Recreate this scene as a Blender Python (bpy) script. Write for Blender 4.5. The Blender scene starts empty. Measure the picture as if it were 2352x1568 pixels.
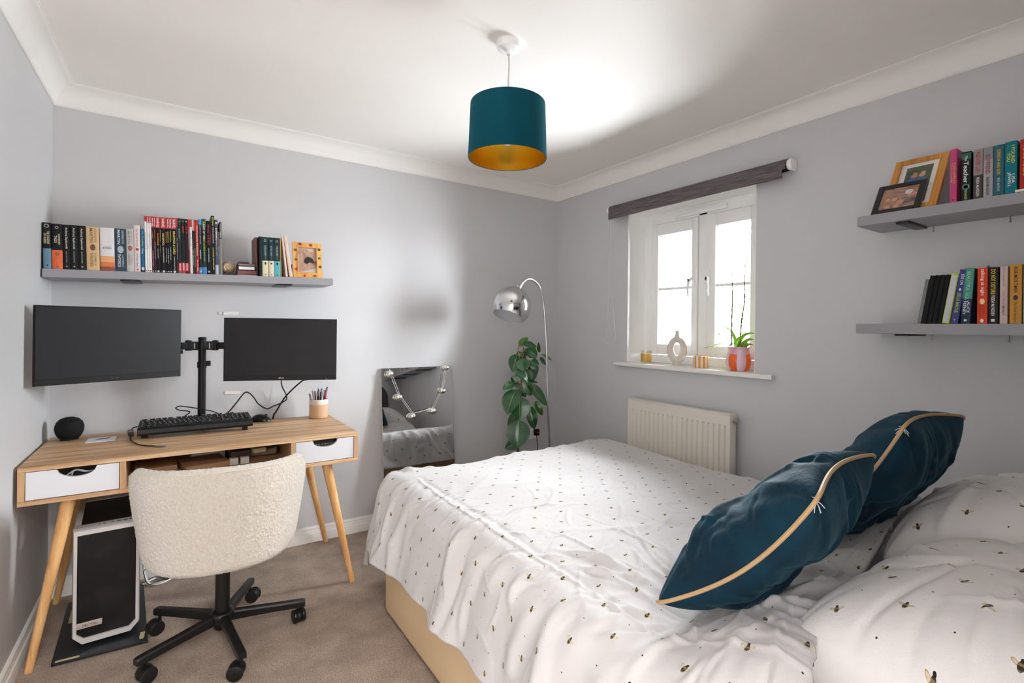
import bpy, bmesh, math, random
import numpy as np
from mathutils import Vector, Matrix, Euler
from math import sin, cos, pi, radians as rad

# ------------------------------------------------------------------ scene, camera, light
S = bpy.context.scene
COL = S.collection
S.view_settings.view_transform = 'Standard'
S.view_settings.look = 'None'
S.view_settings.gamma = 1
S.view_settings.use_curve_mapping = False
S.view_settings.exposure = 0.0
S.cycles.use_denoising = True
S.cycles.max_bounces = 12
S.cycles.diffuse_bounces = 8
S.cycles.glossy_bounces = 6
S.cycles.transparent_max_bounces = 16
S.cycles.sample_clamp_indirect = 6
S.cycles.caustics_reflective = False
S.cycles.caustics_refractive = False

W = 3.015          # back wall length; x runs from -W (left wall) to 0 (window wall)
HC, H = 2.30, 2.39  # underside of the cornice, ceiling
YF = -3.36         # front wall behind the bed head

cam = bpy.data.cameras.new('camera'); cam_ob = bpy.data.objects.new('camera', cam); COL.objects.link(cam_ob)
F_PX, CY, YAW, ROLL = 1150.23, 751.95, rad(56.1345), rad(0.660132)
cam.sensor_width = 36.0; cam.lens = F_PX / 2352 * 36
cam.shift_x = 0; cam.shift_y = (CY - 784) / 2352
cam.clip_start = 0.02
fw = Vector((cos(YAW), sin(YAW), 0)); rt = Vector((sin(YAW), -cos(YAW), 0)); up = Vector((0, 0, 1))
r2 = rt * cos(ROLL) + up * sin(ROLL); u2 = up * cos(ROLL) - rt * sin(ROLL)
mat = Matrix((r2, u2, -fw)).transposed().to_4x4(); mat.translation = (-2.53044, -3.1352, 1.28666)
cam_ob.matrix_world = mat
S.camera = cam_ob

world = bpy.data.worlds.new('sky'); S.world = world; world.use_nodes = True
bg = world.node_tree.nodes['Background']
bg.inputs[0].default_value = (0.91, 0.965, 1.0, 1)
# overcast sky with one broad bright bank of cloud to the south plus two lobes added to fill the back wall and bed
wn = world.node_tree; tcw = wn.nodes.new('ShaderNodeTexCoord'); dp = wn.nodes.new('ShaderNodeVectorMath'); dp.operation = 'DOT_PRODUCT'
wn.links.new(tcw.outputs['Generated'], dp.inputs[0]); dp.inputs[1].default_value = Vector((.40, -.90, .12)).normalized()
sz = wn.nodes.new('ShaderNodeSeparateXYZ'); wn.links.new(tcw.outputs['Generated'], sz.inputs[0])
def wm(op, a, b):
    n = wn.nodes.new('ShaderNodeMath'); n.operation = op
    for i, v in enumerate((a, b)):
        if isinstance(v, (int, float)): n.inputs[i].default_value = v
        else: wn.links.new(v, n.inputs[i])
    return n.outputs[0]
SKY, CLOUD, BED_FILL, GRAZE_FILL, GARDEN, UPLIGHT = 88.0, 145.0, 110.0, 2200.0, 60.0, 28.0   # garden below the horizon, uplight glow added straight below the window
below = wm('LESS_THAN', sz.outputs[2], -0.04)
cl_ = wn.nodes.new('ShaderNodeMapRange'); cl_.inputs[1].default_value = -.42; cl_.inputs[2].default_value = -.85; cl_.inputs[3].default_value = 0; cl_.inputs[4].default_value = 1
wn.links.new(sz.outputs[2], cl_.inputs[0])
hz_ = wn.nodes.new('ShaderNodeVectorMath'); hz_.operation = 'DOT_PRODUCT'; wn.links.new(tcw.outputs['Generated'], hz_.inputs[0]); hz_.inputs[1].default_value = Vector((.31, -.95, .10)).normalized()
SKYH = wm('ADD', wm('MULTIPLY', wm('POWER', wm('MAXIMUM', hz_.outputs['Value'], 0.0), 90.0), GRAZE_FILL), SKY)
h2_ = wn.nodes.new('ShaderNodeVectorMath'); h2_.operation = 'DOT_PRODUCT'; wn.links.new(tcw.outputs['Generated'], h2_.inputs[0]); h2_.inputs[1].default_value = Vector((.62, .72, .26)).normalized()
SKYH = wm('ADD', wm('MULTIPLY', wm('POWER', wm('MAXIMUM', h2_.outputs['Value'], 0.0), 10.0), BED_FILL), SKYH)
skyv = wm('ADD', wm('MULTIPLY', wm('POWER', wm('MAXIMUM', dp.outputs['Value'], 0.0), 7.0), CLOUD), SKYH)
lowv = wm('ADD', GARDEN, wm('MULTIPLY', cl_.outputs[0], UPLIGHT))
wn.links.new(wm('ADD', wm('MULTIPLY', skyv, wm('SUBTRACT', 1.0, below)), wm('MULTIPLY', lowv, below)), bg.inputs[1])

def area(name, loc, rot, sx, sy, power, color=(1, 1, 1), portal=False):
    l = bpy.data.lights.new(name, 'AREA'); l.shape = 'RECTANGLE'; l.size = sx; l.size_y = sy
    l.energy = power; l.color = color
    if portal: l.cycles.is_portal = True
    o = bpy.data.objects.new(name, l); o.location = loc; o.rotation_euler = rot; COL.objects.link(o); return o
area('window_sky_portal', (0.262, -1.21, 1.56), (0, rad(90), 0), 0.98, 0.90, 1, portal=True)
area('landing_fill_light', (-2.0, -4.25, 2.34), (0, 0, 0), 1.6, 1.0, 265, (1.0, 0.97, 0.94))  # unseen area light added behind the camera as room fill

# ------------------------------------------------------------------ materials
def srgb(h):
    if isinstance(h, str):
        h = h.lstrip('#'); c = [int(h[i:i+2], 16) / 255 for i in (0, 2, 4)]
    else: c = list(h)
    return tuple([(x / 12.92 if x <= 0.04045 else ((x + 0.055) / 1.055) ** 2.4) for x in c]) + (1,)
_m = {}
class NT:
    def __init__(s, nt): s.nt = nt
    def n(s, t, **kw):
        nd = s.nt.nodes.new(t)
        for k, v in kw.items(): setattr(nd, k, v)
        return nd
    def l(s, a, b): s.nt.links.new(a, b)
    def val(s, sock, v):
        if hasattr(v, 'is_output') or isinstance(v, bpy.types.NodeSocket): s.l(v, sock)
        else: sock.default_value = v
    def math(s, op, a, b=None, c=None, clamp=False):
        nd = s.n('ShaderNodeMath', operation=op, use_clamp=clamp); s.val(nd.inputs[0], a)
        if b is not None: s.val(nd.inputs[1], b)
        if c is not None: s.val(nd.inputs[2], c)
        return nd.outputs[0]
    def mix(s, f, a, b):
        nd = s.n('ShaderNodeMix', data_type='RGBA'); s.val(nd.inputs[0], f); s.val(nd.inputs[6], a); s.val(nd.inputs[7], b)
        return nd.outputs[2]
    def noise(s, vec, scale, detail=3, rough=0.5):
        nd = s.n('ShaderNodeTexNoise'); nd.inputs['Scale'].default_value = scale; nd.inputs['Detail'].default_value = detail
        nd.inputs['Roughness'].default_value = rough
        if vec is not None: s.l(vec, nd.inputs['Vector'])
        return nd
    def mapping(s, vec, sc=(1, 1, 1), rot=(0, 0, 0)):
        nd = s.n('ShaderNodeMapping'); nd.inputs['Scale'].default_value = sc; nd.inputs['Rotation'].default_value = rot
        s.l(vec, nd.inputs['Vector']); return nd.outputs[0]
    def ramp(s, f, pts):
        nd = s.n('ShaderNodeValToRGB'); cr = nd.color_ramp
        while len(cr.elements) < len(pts): cr.elements.new(0.5)
        for e, (p, c) in zip(cr.elements, pts): e.position = p; e.color = c
        s.l(f, nd.inputs[0]); return nd.outputs[0]
    def bump(s, h, strength=0.3, dist=0.01):
        nd = s.n('ShaderNodeBump'); nd.inputs['Strength'].default_value = strength; nd.inputs['Distance'].default_value = dist
        s.l(h, nd.inputs['Height']); s.l(nd.outputs[0], s.bsdf.inputs['Normal']); return nd
def newmat(name, color='ffffff', rough=0.5, metal=0.0, spec=0.5, **kw):
    m = bpy.data.materials.new(name); m.use_nodes = True
    t = NT(m.node_tree); b = m.node_tree.nodes['Principled BSDF']; t.bsdf = b
    b.inputs['Base Color'].default_value = srgb(color); b.inputs['Roughness'].default_value = rough
    b.inputs['Metallic'].default_value = metal; b.inputs['Specular IOR Level'].default_value = spec
    for k, v in kw.items(): b.inputs[k].default_value = v
    _m[name] = m; return m, t
def M(color, rough=0.5, metal=0.0, spec=0.5, **kw):
    key = 'plain_%s_%.2f_%.1f_%.1f' % (color, rough, metal, spec)
    if key not in _m: newmat(key, color, rough, metal, spec, **kw)
    return _m[key]
def objco(t): return t.n('ShaderNodeTexCoord').outputs['Object']
def uvco(t): return t.n('ShaderNodeTexCoord').outputs['UV']

def paint(name, color, rough=0.6, bs=0.06):
    m, t = newmat(name, color, rough, spec=0.25); n = t.noise(objco(t), 260, 3); t.bump(n.outputs[0], bs, 0.002); return m
WALL = paint('wall_paint_pale_grey', 'cacacc', 0.5)
WHITE_PAINT = paint('ceiling_white', 'f3f0ec', 0.8)
TRIM = paint('trim_satin_white', 'eeece9', 0.35, 0.02)
REVEAL = paint('reveal_white', 'fbfbfa', 0.6)
UPVC, _ = newmat('white_upvc', 'fafaf9', 0.3)
SHELFM = paint('shelf_grey', '97979b', 0.4, 0.02)

m, t = newmat('carpet_beige', 'c0a692', 0.95, spec=0.1); CARPET = m
oc = objco(t); n1 = t.noise(oc, 190, 4, 0.75); n2 = t.noise(oc, 9, 3); n3 = t.noise(oc, 110, 2, 0.6)
c1 = t.ramp(n1.outputs[0], [(0.32, srgb('a98a70')), (0.5, srgb('e8ccb4')), (0.68, srgb('fff4e6'))])
c2 = t.ramp(n2.outputs[0], [(0.35, srgb('d6cfc9')), (0.65, srgb('ffffff'))])
mm = t.n('ShaderNodeMix', data_type='RGBA', blend_type='MULTIPLY'); mm.inputs[0].default_value = 0.8
t.l(c1, mm.inputs[6]); t.l(c2, mm.inputs[7]); t.l(mm.outputs[2], t.bsdf.inputs['Base Color'])
hh = t.math('ADD', n1.outputs[0], n3.outputs[0]); t.bump(hh, 1.0, 0.02)
t.bsdf.inputs['Sheen Weight'].default_value = 0.3

def wood(name, dark, mid, light, axis=0, rough=0.45, scale=1.0):
    m, t = newmat(name, mid, rough, spec=0.35)
    sc = [26 * scale] * 3; sc[axis] = 1.6 * scale
    v = t.mapping(objco(t), tuple(sc)); n = t.noise(v, 1.0, 5, 0.6)
    sc2 = [140 * scale] * 3; sc2[axis] = 5 * scale
    nf = t.noise(t.mapping(objco(t), tuple(sc2)), 1.0, 3, 0.6)
    f = t.math('ADD', t.math('MULTIPLY', n.outputs[0], 0.7), t.math('MULTIPLY', nf.outputs[0], 0.3))
    t.l(t.ramp(f, [(0.36, srgb(dark)), (0.5, srgb(mid)), (0.64, srgb(light))]), t.bsdf.inputs['Base Color'])
    t.bump(nf.outputs[0], 0.08, 0.002); return m
OAK = wood('oak_desk', '94704c', 'c19b74', 'dcbd98')
OAK_LEG = wood('oak_leg', 'c08a50', 'd9a76d', 'e8bf88', axis=2)
FRAME_GOLD = wood('gold_oak_frame', 'a8702c', 'c98c3f', 'e0a85a', axis=2, rough=0.3)
BLACK = M('0b0b0b', 0.4, 0, .3); BLACKP = M('101011', 0.5, 0, .3)
CHROME = M('d4d4d6', 0.09, 1.0)
MIRROR = M('e8eaea', 0.02, 1.0)

def cloth(name, color, rough=0.85, weave=900, bs=0.25, sheen=0.3, wr=0.0):
    m, t = newmat(name, color, rough, spec=0.15); co = uvco(t)
    n = t.noise(t.mapping(co, (weave, weave * 2.2, 1)), 1, 2); h = n.outputs[0]
    if wr:
        n2 = t.noise(co, 16, 7, 0.62); n2.inputs['Distortion'].default_value = .6; h = t.math('ADD', t.math('MULTIPLY', h, 0.06), t.math('MULTIPLY', n2.outputs[0], wr))
        t.bump(h, bs, 0.03)
    else: t.bump(h, bs, 0.001)
    t.bsdf.inputs['Sheen Weight'].default_value = sheen; return m, t

# printed cotton: rows of little bees and dots, laid out in metres of cloth (UV)
def bee_cotton(name, pitch=0.122, ang=0.0, size=0.0066, ground='cbc8c7'):
    m, t = cloth(name, 'c9c5c4', 0.85, 700, 0.35, 0.15, wr=0.25)
    uv = t.mapping(uvco(t), (1, 1, 1), (0, 0, ang))
    sp = t.n('ShaderNodeSeparateXYZ'); t.l(uv, sp.inputs[0])
    U = t.math('DIVIDE', sp.outputs[0], pitch); V = t.math('DIVIDE', sp.outputs[1], pitch * 0.62)
    row = t.math('FLOOR', V); off = t.math('MULTIPLY', t.math('MODULO', t.math('ADD', row, 400), 2.0), 0.5)
    U2 = t.math('ADD', U, off); col = t.math('FLOOR', U2)
    fx = t.math('MULTIPLY', t.math('SUBTRACT', t.math('SUBTRACT', U2, col), 0.5), pitch)
    fy = t.math('MULTIPLY', t.math('SUBTRACT', t.math('SUBTRACT', V, row), 0.5), pitch * 0.62)
    cv = t.n('ShaderNodeCombineXYZ'); t.l(col, cv.inputs[0]); t.l(row, cv.inputs[1])
    wn = t.n('ShaderNodeTexWhiteNoise', noise_dimensions='2D'); t.l(cv.outputs[0], wn.inputs['Vector'])
    a = t.math('MULTIPLY', t.math('SUBTRACT', wn.outputs['Value'], 0.5), 1.3)
    ca, sa = t.math('COSINE', a), t.math('SINE', a)
    x = t.math('ADD', t.math('MULTIPLY', fx, ca), t.math('MULTIPLY', fy, sa))
    y = t.math('SUBTRACT', t.math('MULTIPLY', fy, ca), t.math('MULTIPLY', fx, sa))
    def ell(cx, cy, rx, ry, x=x, y=y):
        p = t.math('DIVIDE', t.math('SUBTRACT', x, cx), rx); q = t.math('DIVIDE', t.math('SUBTRACT', y, cy), ry)
        return t.math('ADD', t.math('MULTIPLY', p, p), t.math('MULTIPLY', q, q))
    s = size
    body = t.math('LESS_THAN', ell(0, 0, s, s * 0.58), 1.0)
    head = t.math('LESS_THAN', ell(s * 1.1, 0, s * 0.35, s * 0.35), 1.0)
    stripe = t.math('GREATER_THAN', t.math('SINE', t.math('MULTIPLY', x, 2.6 / s * 2)), 0.25)
    w = t.math('ABSOLUTE', y)
    wx = t.math('SUBTRACT', x, t.math('MULTIPLY', w, 0.35))
    we = ell(0, s * 1.0, s * 0.42, s * 0.72, wx, w)
    wing_fill = t.math('LESS_THAN', we, 1.0)
    wing_ring = t.math('MULTIPLY', wing_fill, t.math('GREATER_THAN', we, 0.5))
    dot = t.math('LESS_THAN', ell(pitch * 0.5 - 0.004, 0.0, 0.0016, 0.0016, fx, fy), 1.0)
    base = srgb(ground)
    c = t.mix(wing_fill, base, srgb('cfc6ac')); c = t.mix(wing_ring, c, srgb('b39a68'))
    bc = t.mix(stripe, srgb('3a3530'), srgb('86704a')); c = t.mix(body, c, bc); c = t.mix(head, c, srgb('241f1b'))
    c = t.mix(dot, c, srgb('2b2826'))
    t.l(c, t.bsdf.inputs['Base Color']); return m
BEE = bee_cotton('bee_print_cotton')
BEE_P = bee_cotton('bee_print_pillow', 0.135, rad(20), 0.0072, 'e4e1df')  # same cotton, ground made paler to stand in for light on the pillows

# ------------------------------------------------------------------ mesh helpers
class MB:
    def __init__(s): s.v = []; s.f = []; s.uv = []
    def add(s, vs, fs, uvs=None):
        o = len(s.v); s.v += [tuple(x) for x in vs]; s.f += [tuple(i + o for i in f) for f in fs]
        if uvs is not None: s.uv += uvs
        return s
    def box(s, x0, x1, y0, y1, z0, z1, bev=0, seg=2, M=None):
        bm = bmesh.new(); bmesh.ops.create_cube(bm, size=1)
        for v in bm.verts:
            v.co.x = x0 + (v.co.x + .5) * (x1 - x0); v.co.y = y0 + (v.co.y + .5) * (y1 - y0); v.co.z = z0 + (v.co.z + .5) * (z1 - z0)
        if bev: bmesh.ops.bevel(bm, geom=bm.edges[:], offset=bev, segments=seg, profile=0.5, affect='EDGES')
        return s.bm(bm, M)
    def bm(s, bm, M=None):
        bm.verts.index_update()
        vs = [(M @ v.co if M else v.co.copy()) for v in bm.verts]
        s.add(vs, [[v.index for v in f.verts] for f in bm.faces]); bm.free(); return s
    def cyl(s, p, q, r0, r1=None, n=24, cap=True):
        r1 = r0 if r1 is None else r1
        return s.tube([p, q], [r0, r1], n, cap)
    def tube(s, pts, r, n=10, cap=True, closed=False):
        pts = [Vector(p) for p in pts]; N = len(pts); rs = r if isinstance(r, (list, tuple)) else [r] * N
        up = None; vs = []
        for i, p in enumerate(pts):
            if closed: tg = pts[(i + 1) % N] - pts[i - 1]
            else: tg = pts[min(i + 1, N - 1)] - pts[max(i - 1, 0)]
            tg.normalize()
            if up is None:
                up = Vector((0, 0, 1)) if abs(tg.z) < 0.9 else Vector((1, 0, 0))
            a = (up - tg * up.dot(tg)); a = a.normalized() if a.length > 1e-6 else tg.orthogonal().normalized()
            up = a; b = tg.cross(a)
            for k in range(n):
                th = 2 * pi * k / n; vs.append(p + (a * cos(th) + b * sin(th)) * rs[i])
        fs = []
        R = N if closed else N - 1
        for i in range(R):
            for k in range(n):
                j = (i + 1) % N
                fs.append((i * n + k, i * n + (k + 1) % n, j * n + (k + 1) % n, j * n + k))
        if cap and not closed: fs.append(tuple(range(n))[::-1]); fs.append(tuple((N - 1) * n + k for k in range(n)))
        return s.add(vs, fs)
    def lathe(s, prof, c=(0, 0, 0), n=48, M=None, fn=None):
        vs = []; fs = []; c = Vector(c)
        for (r, z) in prof:
            for k in range(n):
                th = 2 * pi * k / n; rr = r * (fn(th, z) if fn else 1); p = Vector((rr * cos(th), rr * sin(th), z))
                vs.append((M @ p if M else p) + c)
        for i in range(len(prof) - 1):
            for k in range(n): fs.append((i * n + k, i * n + (k + 1) % n, (i + 1) * n + (k + 1) % n, (i + 1) * n + k))
        if prof[0][0] > 1e-5 and False: pass
        return s.add(vs, fs)
    def disc(s, c, r, n=32, M=None):
        c = Vector(c); vs = [(M @ Vector((r * cos(2 * pi * k / n), r * sin(2 * pi * k / n), 0)) if M else Vector((r * cos(2 * pi * k / n), r * sin(2 * pi * k / n), 0))) + c for k in range(n)]
        return s.add(vs, [tuple(range(n))])
    def prism(s, poly, fn0, fn1):
        n = len(poly); vs = [fn0(*p) for p in poly] + [fn1(*p) for p in poly]
        return s.add(vs, [tuple(range(n))[::-1], tuple(range(n, 2 * n))] + [(i, (i + 1) % n, (i + 1) % n + n, i + n) for i in range(n)])
    def sphere(s, c, r, sc=(1, 1, 1), n=32, m=16, M=None):
        bm = bmesh.new(); bmesh.ops.create_uvsphere(bm, u_segments=n, v_segments=m, radius=r)
        for v in bm.verts: v.co = Vector((v.co.x * sc[0], v.co.y * sc[1], v.co.z * sc[2])); v.co = (M @ v.co if M else v.co) + Vector(c)
        return s.bm(bm)
    def sweep_poly(s, pts, prof):   # prof: list of (offset-vector) added to each path point
        vs = []; n = len(prof[0])
        for p, pr in zip(pts, prof):
            vs += [Vector(p) + Vector(o) for o in pr]
        fs = []
        for i in range(len(pts) - 1):
            for k in range(n - 1): fs.append((i * n + k, i * n + k + 1, (i + 1) * n + k + 1, (i + 1) * n + k))
        return s.add(vs, fs)

def setp(o, label=None, cat=None, group=None, kind=None):
    if label: o['label'] = label
    if cat: o['category'] = cat
    if group: o['group'] = group
    if kind: o['kind'] = kind
    return o
def link(name, mb, mat, parent=None, smooth=40, origin=None, mods=None):
    """one mesh object; vertices are given in the frame of the parent's 'base' point"""
    me = bpy.data.meshes.new(name)
    o0 = Vector(parent['_o']) if parent is not None and '_o' in parent else Vector((0, 0, 0))
    if origin is not None: o0 = Vector(origin)
    if parent is not None and parent.get('_local'): o0 = Vector((0, 0, 0))
    me.from_pydata([tuple(Vector(v) - o0) for v in mb.v], [], mb.f)
    bm = bmesh.new(); bm.from_mesh(me); bmesh.ops.recalc_face_normals(bm, faces=bm.faces[:]); bm.to_mesh(me); bm.free()
    if mb.uv:
        ul = me.uv_layers.new(name='UVMap')
        for lp in me.loops: ul.data[lp.index].uv = mb.uv[lp.vertex_index]
    if smooth:
        me.shade_smooth(); me.set_sharp_from_angle(angle=rad(smooth))
    me.materials.append(mat)
    o = bpy.data.objects.new(name, me); COL.objects.link(o)
    if parent is not None: o.parent = parent
    elif origin is not None: o.location = origin
    o['_o'] = tuple(o0)
    if parent is not None and parent.get('_local'): o['_local'] = 1
    return o
def thing(name, loc, label, cat, group=None, kind=None, rot=None, local=False):
    o = bpy.data.objects.new(name, None); o.empty_display_size = 0.05; o.location = loc
    if rot is not None: o.rotation_euler = rot
    COL.objects.link(o); o['_o'] = tuple(loc)
    if local or rot is not None: o['_local'] = 1
    return setp(o, label, cat, group, kind)
def struct(name, mb, mat, **kw):
    o = link(name, mb, mat, **kw); o['kind'] = 'structure'; return o

_fonts = {}
def text_mb(txt, org, xd, yd, w, h, depth=0.0004, align='fit'):
    """lettering filling a w x h box centred on org, reading along xd with its top towards yd"""
    cu = bpy.data.curves.new('txt', 'FONT'); cu.body = txt; cu.size = 1; cu.extrude = 0; cu.resolution_u = 3
    cu.offset = 0.012
    ob = bpy.data.objects.new('txt', cu); COL.objects.link(ob)
    dg = bpy.context.evaluated_depsgraph_get(); me = bpy.data.meshes.new_from_object(ob.evaluated_get(dg))
    vs = [v.co.copy() for v in me.vertices]; fs = [tuple(p.vertices) for p in me.polygons]
    bpy.data.objects.remove(ob); bpy.data.curves.remove(cu); bpy.data.meshes.remove(me)
    mb = MB()
    if not vs: return mb
    x0 = min(v.x for v in vs); x1 = max(v.x for v in vs); y0 = min(v.y for v in vs); y1 = max(v.y for v in vs)
    xd = Vector(xd); yd = Vector(yd); nd = xd.cross(yd); org = Vector(org)
    sx = w / (x1 - x0); sy = h / (y1 - y0)
    if align == 'keep': sx = sy = min(sx, sy)
    out = [org + xd * ((v.x - (x0 + x1) / 2) * sx) + yd * ((v.y - (y0 + y1) / 2) * sy) + nd * depth for v in vs]
    mb.add(out, fs); return mb
# ------------------------------------------------------------------ the room
TW = 0.25
mb = MB().box(-W - .1, .26, YF - 1.7, .1, -.08, 0); struct('floor', mb, CARPET)
mb = MB().box(-W - .1, .26, YF - 1.7, .1, H, H + .08); struct('ceiling', mb, WHITE_PAINT)
struct('wall_back', MB().box(-W - .1, .26, 0, .1, 0, H), WALL)
struct('wall_left', MB().box(-W - .1, -W, YF - 1.7, 0, 0, H), WALL)
WY0, WY1, WZ0, WZ1 = -0.760, -1.660, 1.062, 2.062
mb = MB().box(0, TW, YF - .1, WY1, 0, H).box(0, TW, WY0, 0, 0, H).box(0, TW, WY1, WY0, 0, WZ0 - .01).box(0, TW, WY1, WY0, WZ1, H)
struct('wall_right', mb, WALL)
DX0, DX1, DZ = -2.97, -2.12, 2.02  # unseen doorway, added to let the landing fill light in
mb = MB().box(-W, DX0, YF - .1, YF, 0, H).box(DX1, 0, YF - .1, YF, 0, H).box(DX0, DX1, YF - .1, YF, DZ, H)
struct('wall_front', mb, WALL)
mb = MB().box(DX1 + 1.05, DX1 + 1.15, YF - 1.7, YF - .1, 0, H).box(-W, DX1 + 1.15, YF - 1.75, YF - 1.65, 0, H)
struct('wall_landing_blocker', mb, WALL)  # unseen landing box, added to keep sky light out of the doorway
mb = MB()
for a, b in ((DX0 - .06, DX0), (DX1, DX1 + .06)): mb.box(a if a > -W else -W + .001, b, YF - .001, YF + .018, 0, DZ + .06, .004)
mb.box(DX0, DX1, YF - .001, YF + .018, DZ, DZ + .06, .004)
struct('door_1', mb, TRIM)

def cove():
    pr = [(0.006, HC - .004), (0.010, HC), (0.012, HC + .004)]; c = .085
    for i in range(9):
        a = i / 8 * pi / 2
        pr.append((0.012 + (c - .02) * (1 - cos(a)), HC + .006 + (H - HC - .014) * sin(a)))
    pr += [(c - .004, H - .004), (c, H - .004), (c, H)]
    return [(0, HC - .004)] + pr
PR = cove()
def mitred(prof, a, b, inward, ma, mb_):
    """profile (out, z) along a wall line a->b; ma/mb_: mitre shortening at each end"""
    a = Vector(a); b = Vector(b); d = (b - a).normalized(); n = Vector(inward)
    m = MB(); pts = []; offs = []
    for (base, sgn, mt) in ((a, 1, ma), (b, -1, mb_)):
        pts.append(base); offs.append([n * o + Vector((0, 0, z)) + d * sgn * o * mt for o, z in prof])
    m.sweep_poly(pts, offs); return m
struct('trim_1', mitred(PR, (-W, 0, 0), (0, 0, 0), (0, -1, 0), 1, 1), TRIM)
struct('trim_2', mitred(PR, (0, 0, 0), (0, YF, 0), (-1, 0, 0), 1, 1), TRIM)
struct('trim_3', mitred(PR, (-W, YF, 0), (-W, 0, 0), (1, 0, 0), 1, 1), TRIM)
struct('trim_4', mitred(PR, (0, YF, 0), (-W, YF, 0), (0, 1, 0), 1, 1), TRIM)
BB = [(.018, 0), (.018, .050), (.0165, .053), (.0125, .056), (.0125, .068), (.0105, .071), (.012, .076), (.0105, .083), (.006, .088), (0, .089)]
struct('baseboard_back', mitred(BB, (-W, 0, 0), (0, 0, 0), (0, -1, 0), 1, 1), TRIM)
struct('baseboard_right', mitred(BB, (0, 0, 0), (0, YF, 0), (-1, 0, 0), 1, 1), TRIM)
struct('baseboard_left', mitred(BB, (-W, YF, 0), (-W, 0, 0), (1, 0, 0), 1, 1), TRIM)
struct('baseboard_front', mitred(BB, (0, YF, 0), (DX1 + .06, YF, 0), (0, 1, 0), 1, 0), TRIM)

# ------------------------------------------------------------------ window
win = thing('window_1', (0.17, -1.21, WZ0), None, None, kind='structure')
win['label'] = 'white casement window with two opening sashes'
FX = .165
mb = MB().box(0.001, FX, WY0 - .003, WY0, WZ0, WZ1).box(0.001, FX, WY1, WY1 + .003, WZ0, WZ1).box(0.001, FX, WY1, WY0, WZ1 - .003, WZ1)
link('window_reveal', mb, REVEAL, win)
def frame_mb(y0, y1, z0, z1, wl, wr, wt, wb, x0, x1, bev=.004):
    m = MB(); m.box(x0, x1, y0 - wl, y0, z0, z1, bev); m.box(x0, x1, y1, y1 + wr, z0, z1, bev)
    m.box(x0, x1, y1 + wr, y0 - wl, z1 - wt, z1, bev); m.box(x0, x1, y1 + wr, y0 - wl, z0, z0 + wb, bev); return m
mb = frame_mb(WY0, WY1, WZ0, WZ1, .062, .062, .070, .055, FX, FX + .07).box(FX, FX + .07, -1.253, -1.193, WZ0 + .03, WZ1 - .03, .003)
mb.box(FX - .012, FX + .02, -1.62, -.80, WZ1 - .012, WZ1 - .003, .003)
link('window_frame', mb, UPVC, win)
SZ0, SZ1 = WZ0 + .06, 1.990
GL, tg = newmat('window_glass', 'ffffff', 0.0, spec=0.5)
tr = tg.n('ShaderNodeBsdfTransparent'); gl = tg.n('ShaderNodeBsdfGlossy'); gl.inputs['Roughness'].default_value = 0.02
mx = tg.n('ShaderNodeMixShader'); fr = tg.n('ShaderNodeFresnel'); fr.inputs[0].default_value = 1.45
tg.l(fr.outputs[0], mx.inputs[0]); tg.l(tr.outputs[0], mx.inputs[1]); tg.l(gl.outputs[0], mx.inputs[2])
tg.l(mx.outputs[0], GL.node_tree.nodes['Material Output'].inputs[0])
RUB = M('3a3a3a', .6)
for (y0, y1, hy, sg) in ((-.826, -1.190, -1.171, 1), (-1.256, -1.598, -1.277, -1)):
    s = link('sash', frame_mb(y0, y1, SZ0, SZ1, .062, .042 if sg > 0 else .062, .078, .066, FX - .012, FX + .035, .006).box(
        FX - .004, FX + .02, y1 + .04, y0 - .06, 1.545, 1.563, .002), UPVC, win)
    gk = frame_mb(y0 - .060, y1 + .040, SZ0 + .064, SZ1 - .076, .003, .003, .003, .003, FX + .002, FX + .02, 0)
    link('gasket', gk, RUB, s)
    gk = frame_mb(y0 + .003, y1 - .003, SZ0 - .003, SZ1 + .003, .003, .003, .003, .003, FX - .001, FX + .01, 0)
    link('gasket', gk, M('c4c4c2', .5), s)
    link('pane', MB().box(FX + .012, FX + .016, y1 + .035, y0 - .055, SZ0 + .06, SZ1 - .07), GL, s, smooth=0)
    hz = 1.592
    h = link('window_handle', MB().box(FX - .022, FX - .010, hy - .009, hy + .009, hz - .035, hz + .055, .004).tube(
        [(FX - .018, hy, hz + .02), (FX - .040, hy + .004 * sg, hz + .012), (FX - .052, hy + .012 * sg, hz - .01), (FX - .054, hy + .017 * sg, hz - .05), (FX - .050, hy + .015 * sg, hz - .10)],
        [.008, .010, .0095, .0075, .006], 12), UPVC, s)
    link('lock_button', MB().sphere((FX - .060, hy + .010 * sg, hz + .002), .008, (.6, .8, 1.4)), M('4a4a4a', .3, .8), h)
tv = link('trickle_vent', MB().box(FX - .018, FX, -1.39, -1.02, 2.004, 2.026, .004).box(FX - .026, FX - .014, -1.40, -1.01, 2.024, 2.034, .003), UPVC, win)
mb = MB().box(-.035, FX + .01, WY1 - 0.0, WY0, WZ0 - .024, WZ0, .004)
mb = MB().box(-.036, 0.0, -1.768, -.668, WZ0 - .026, WZ0, .006, 3).box(-.004, FX + .01, WY1 + .001, WY0 - .001, WZ0 - .02, WZ0, .001)
link('window_sill', mb, TRIM, win)

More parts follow.
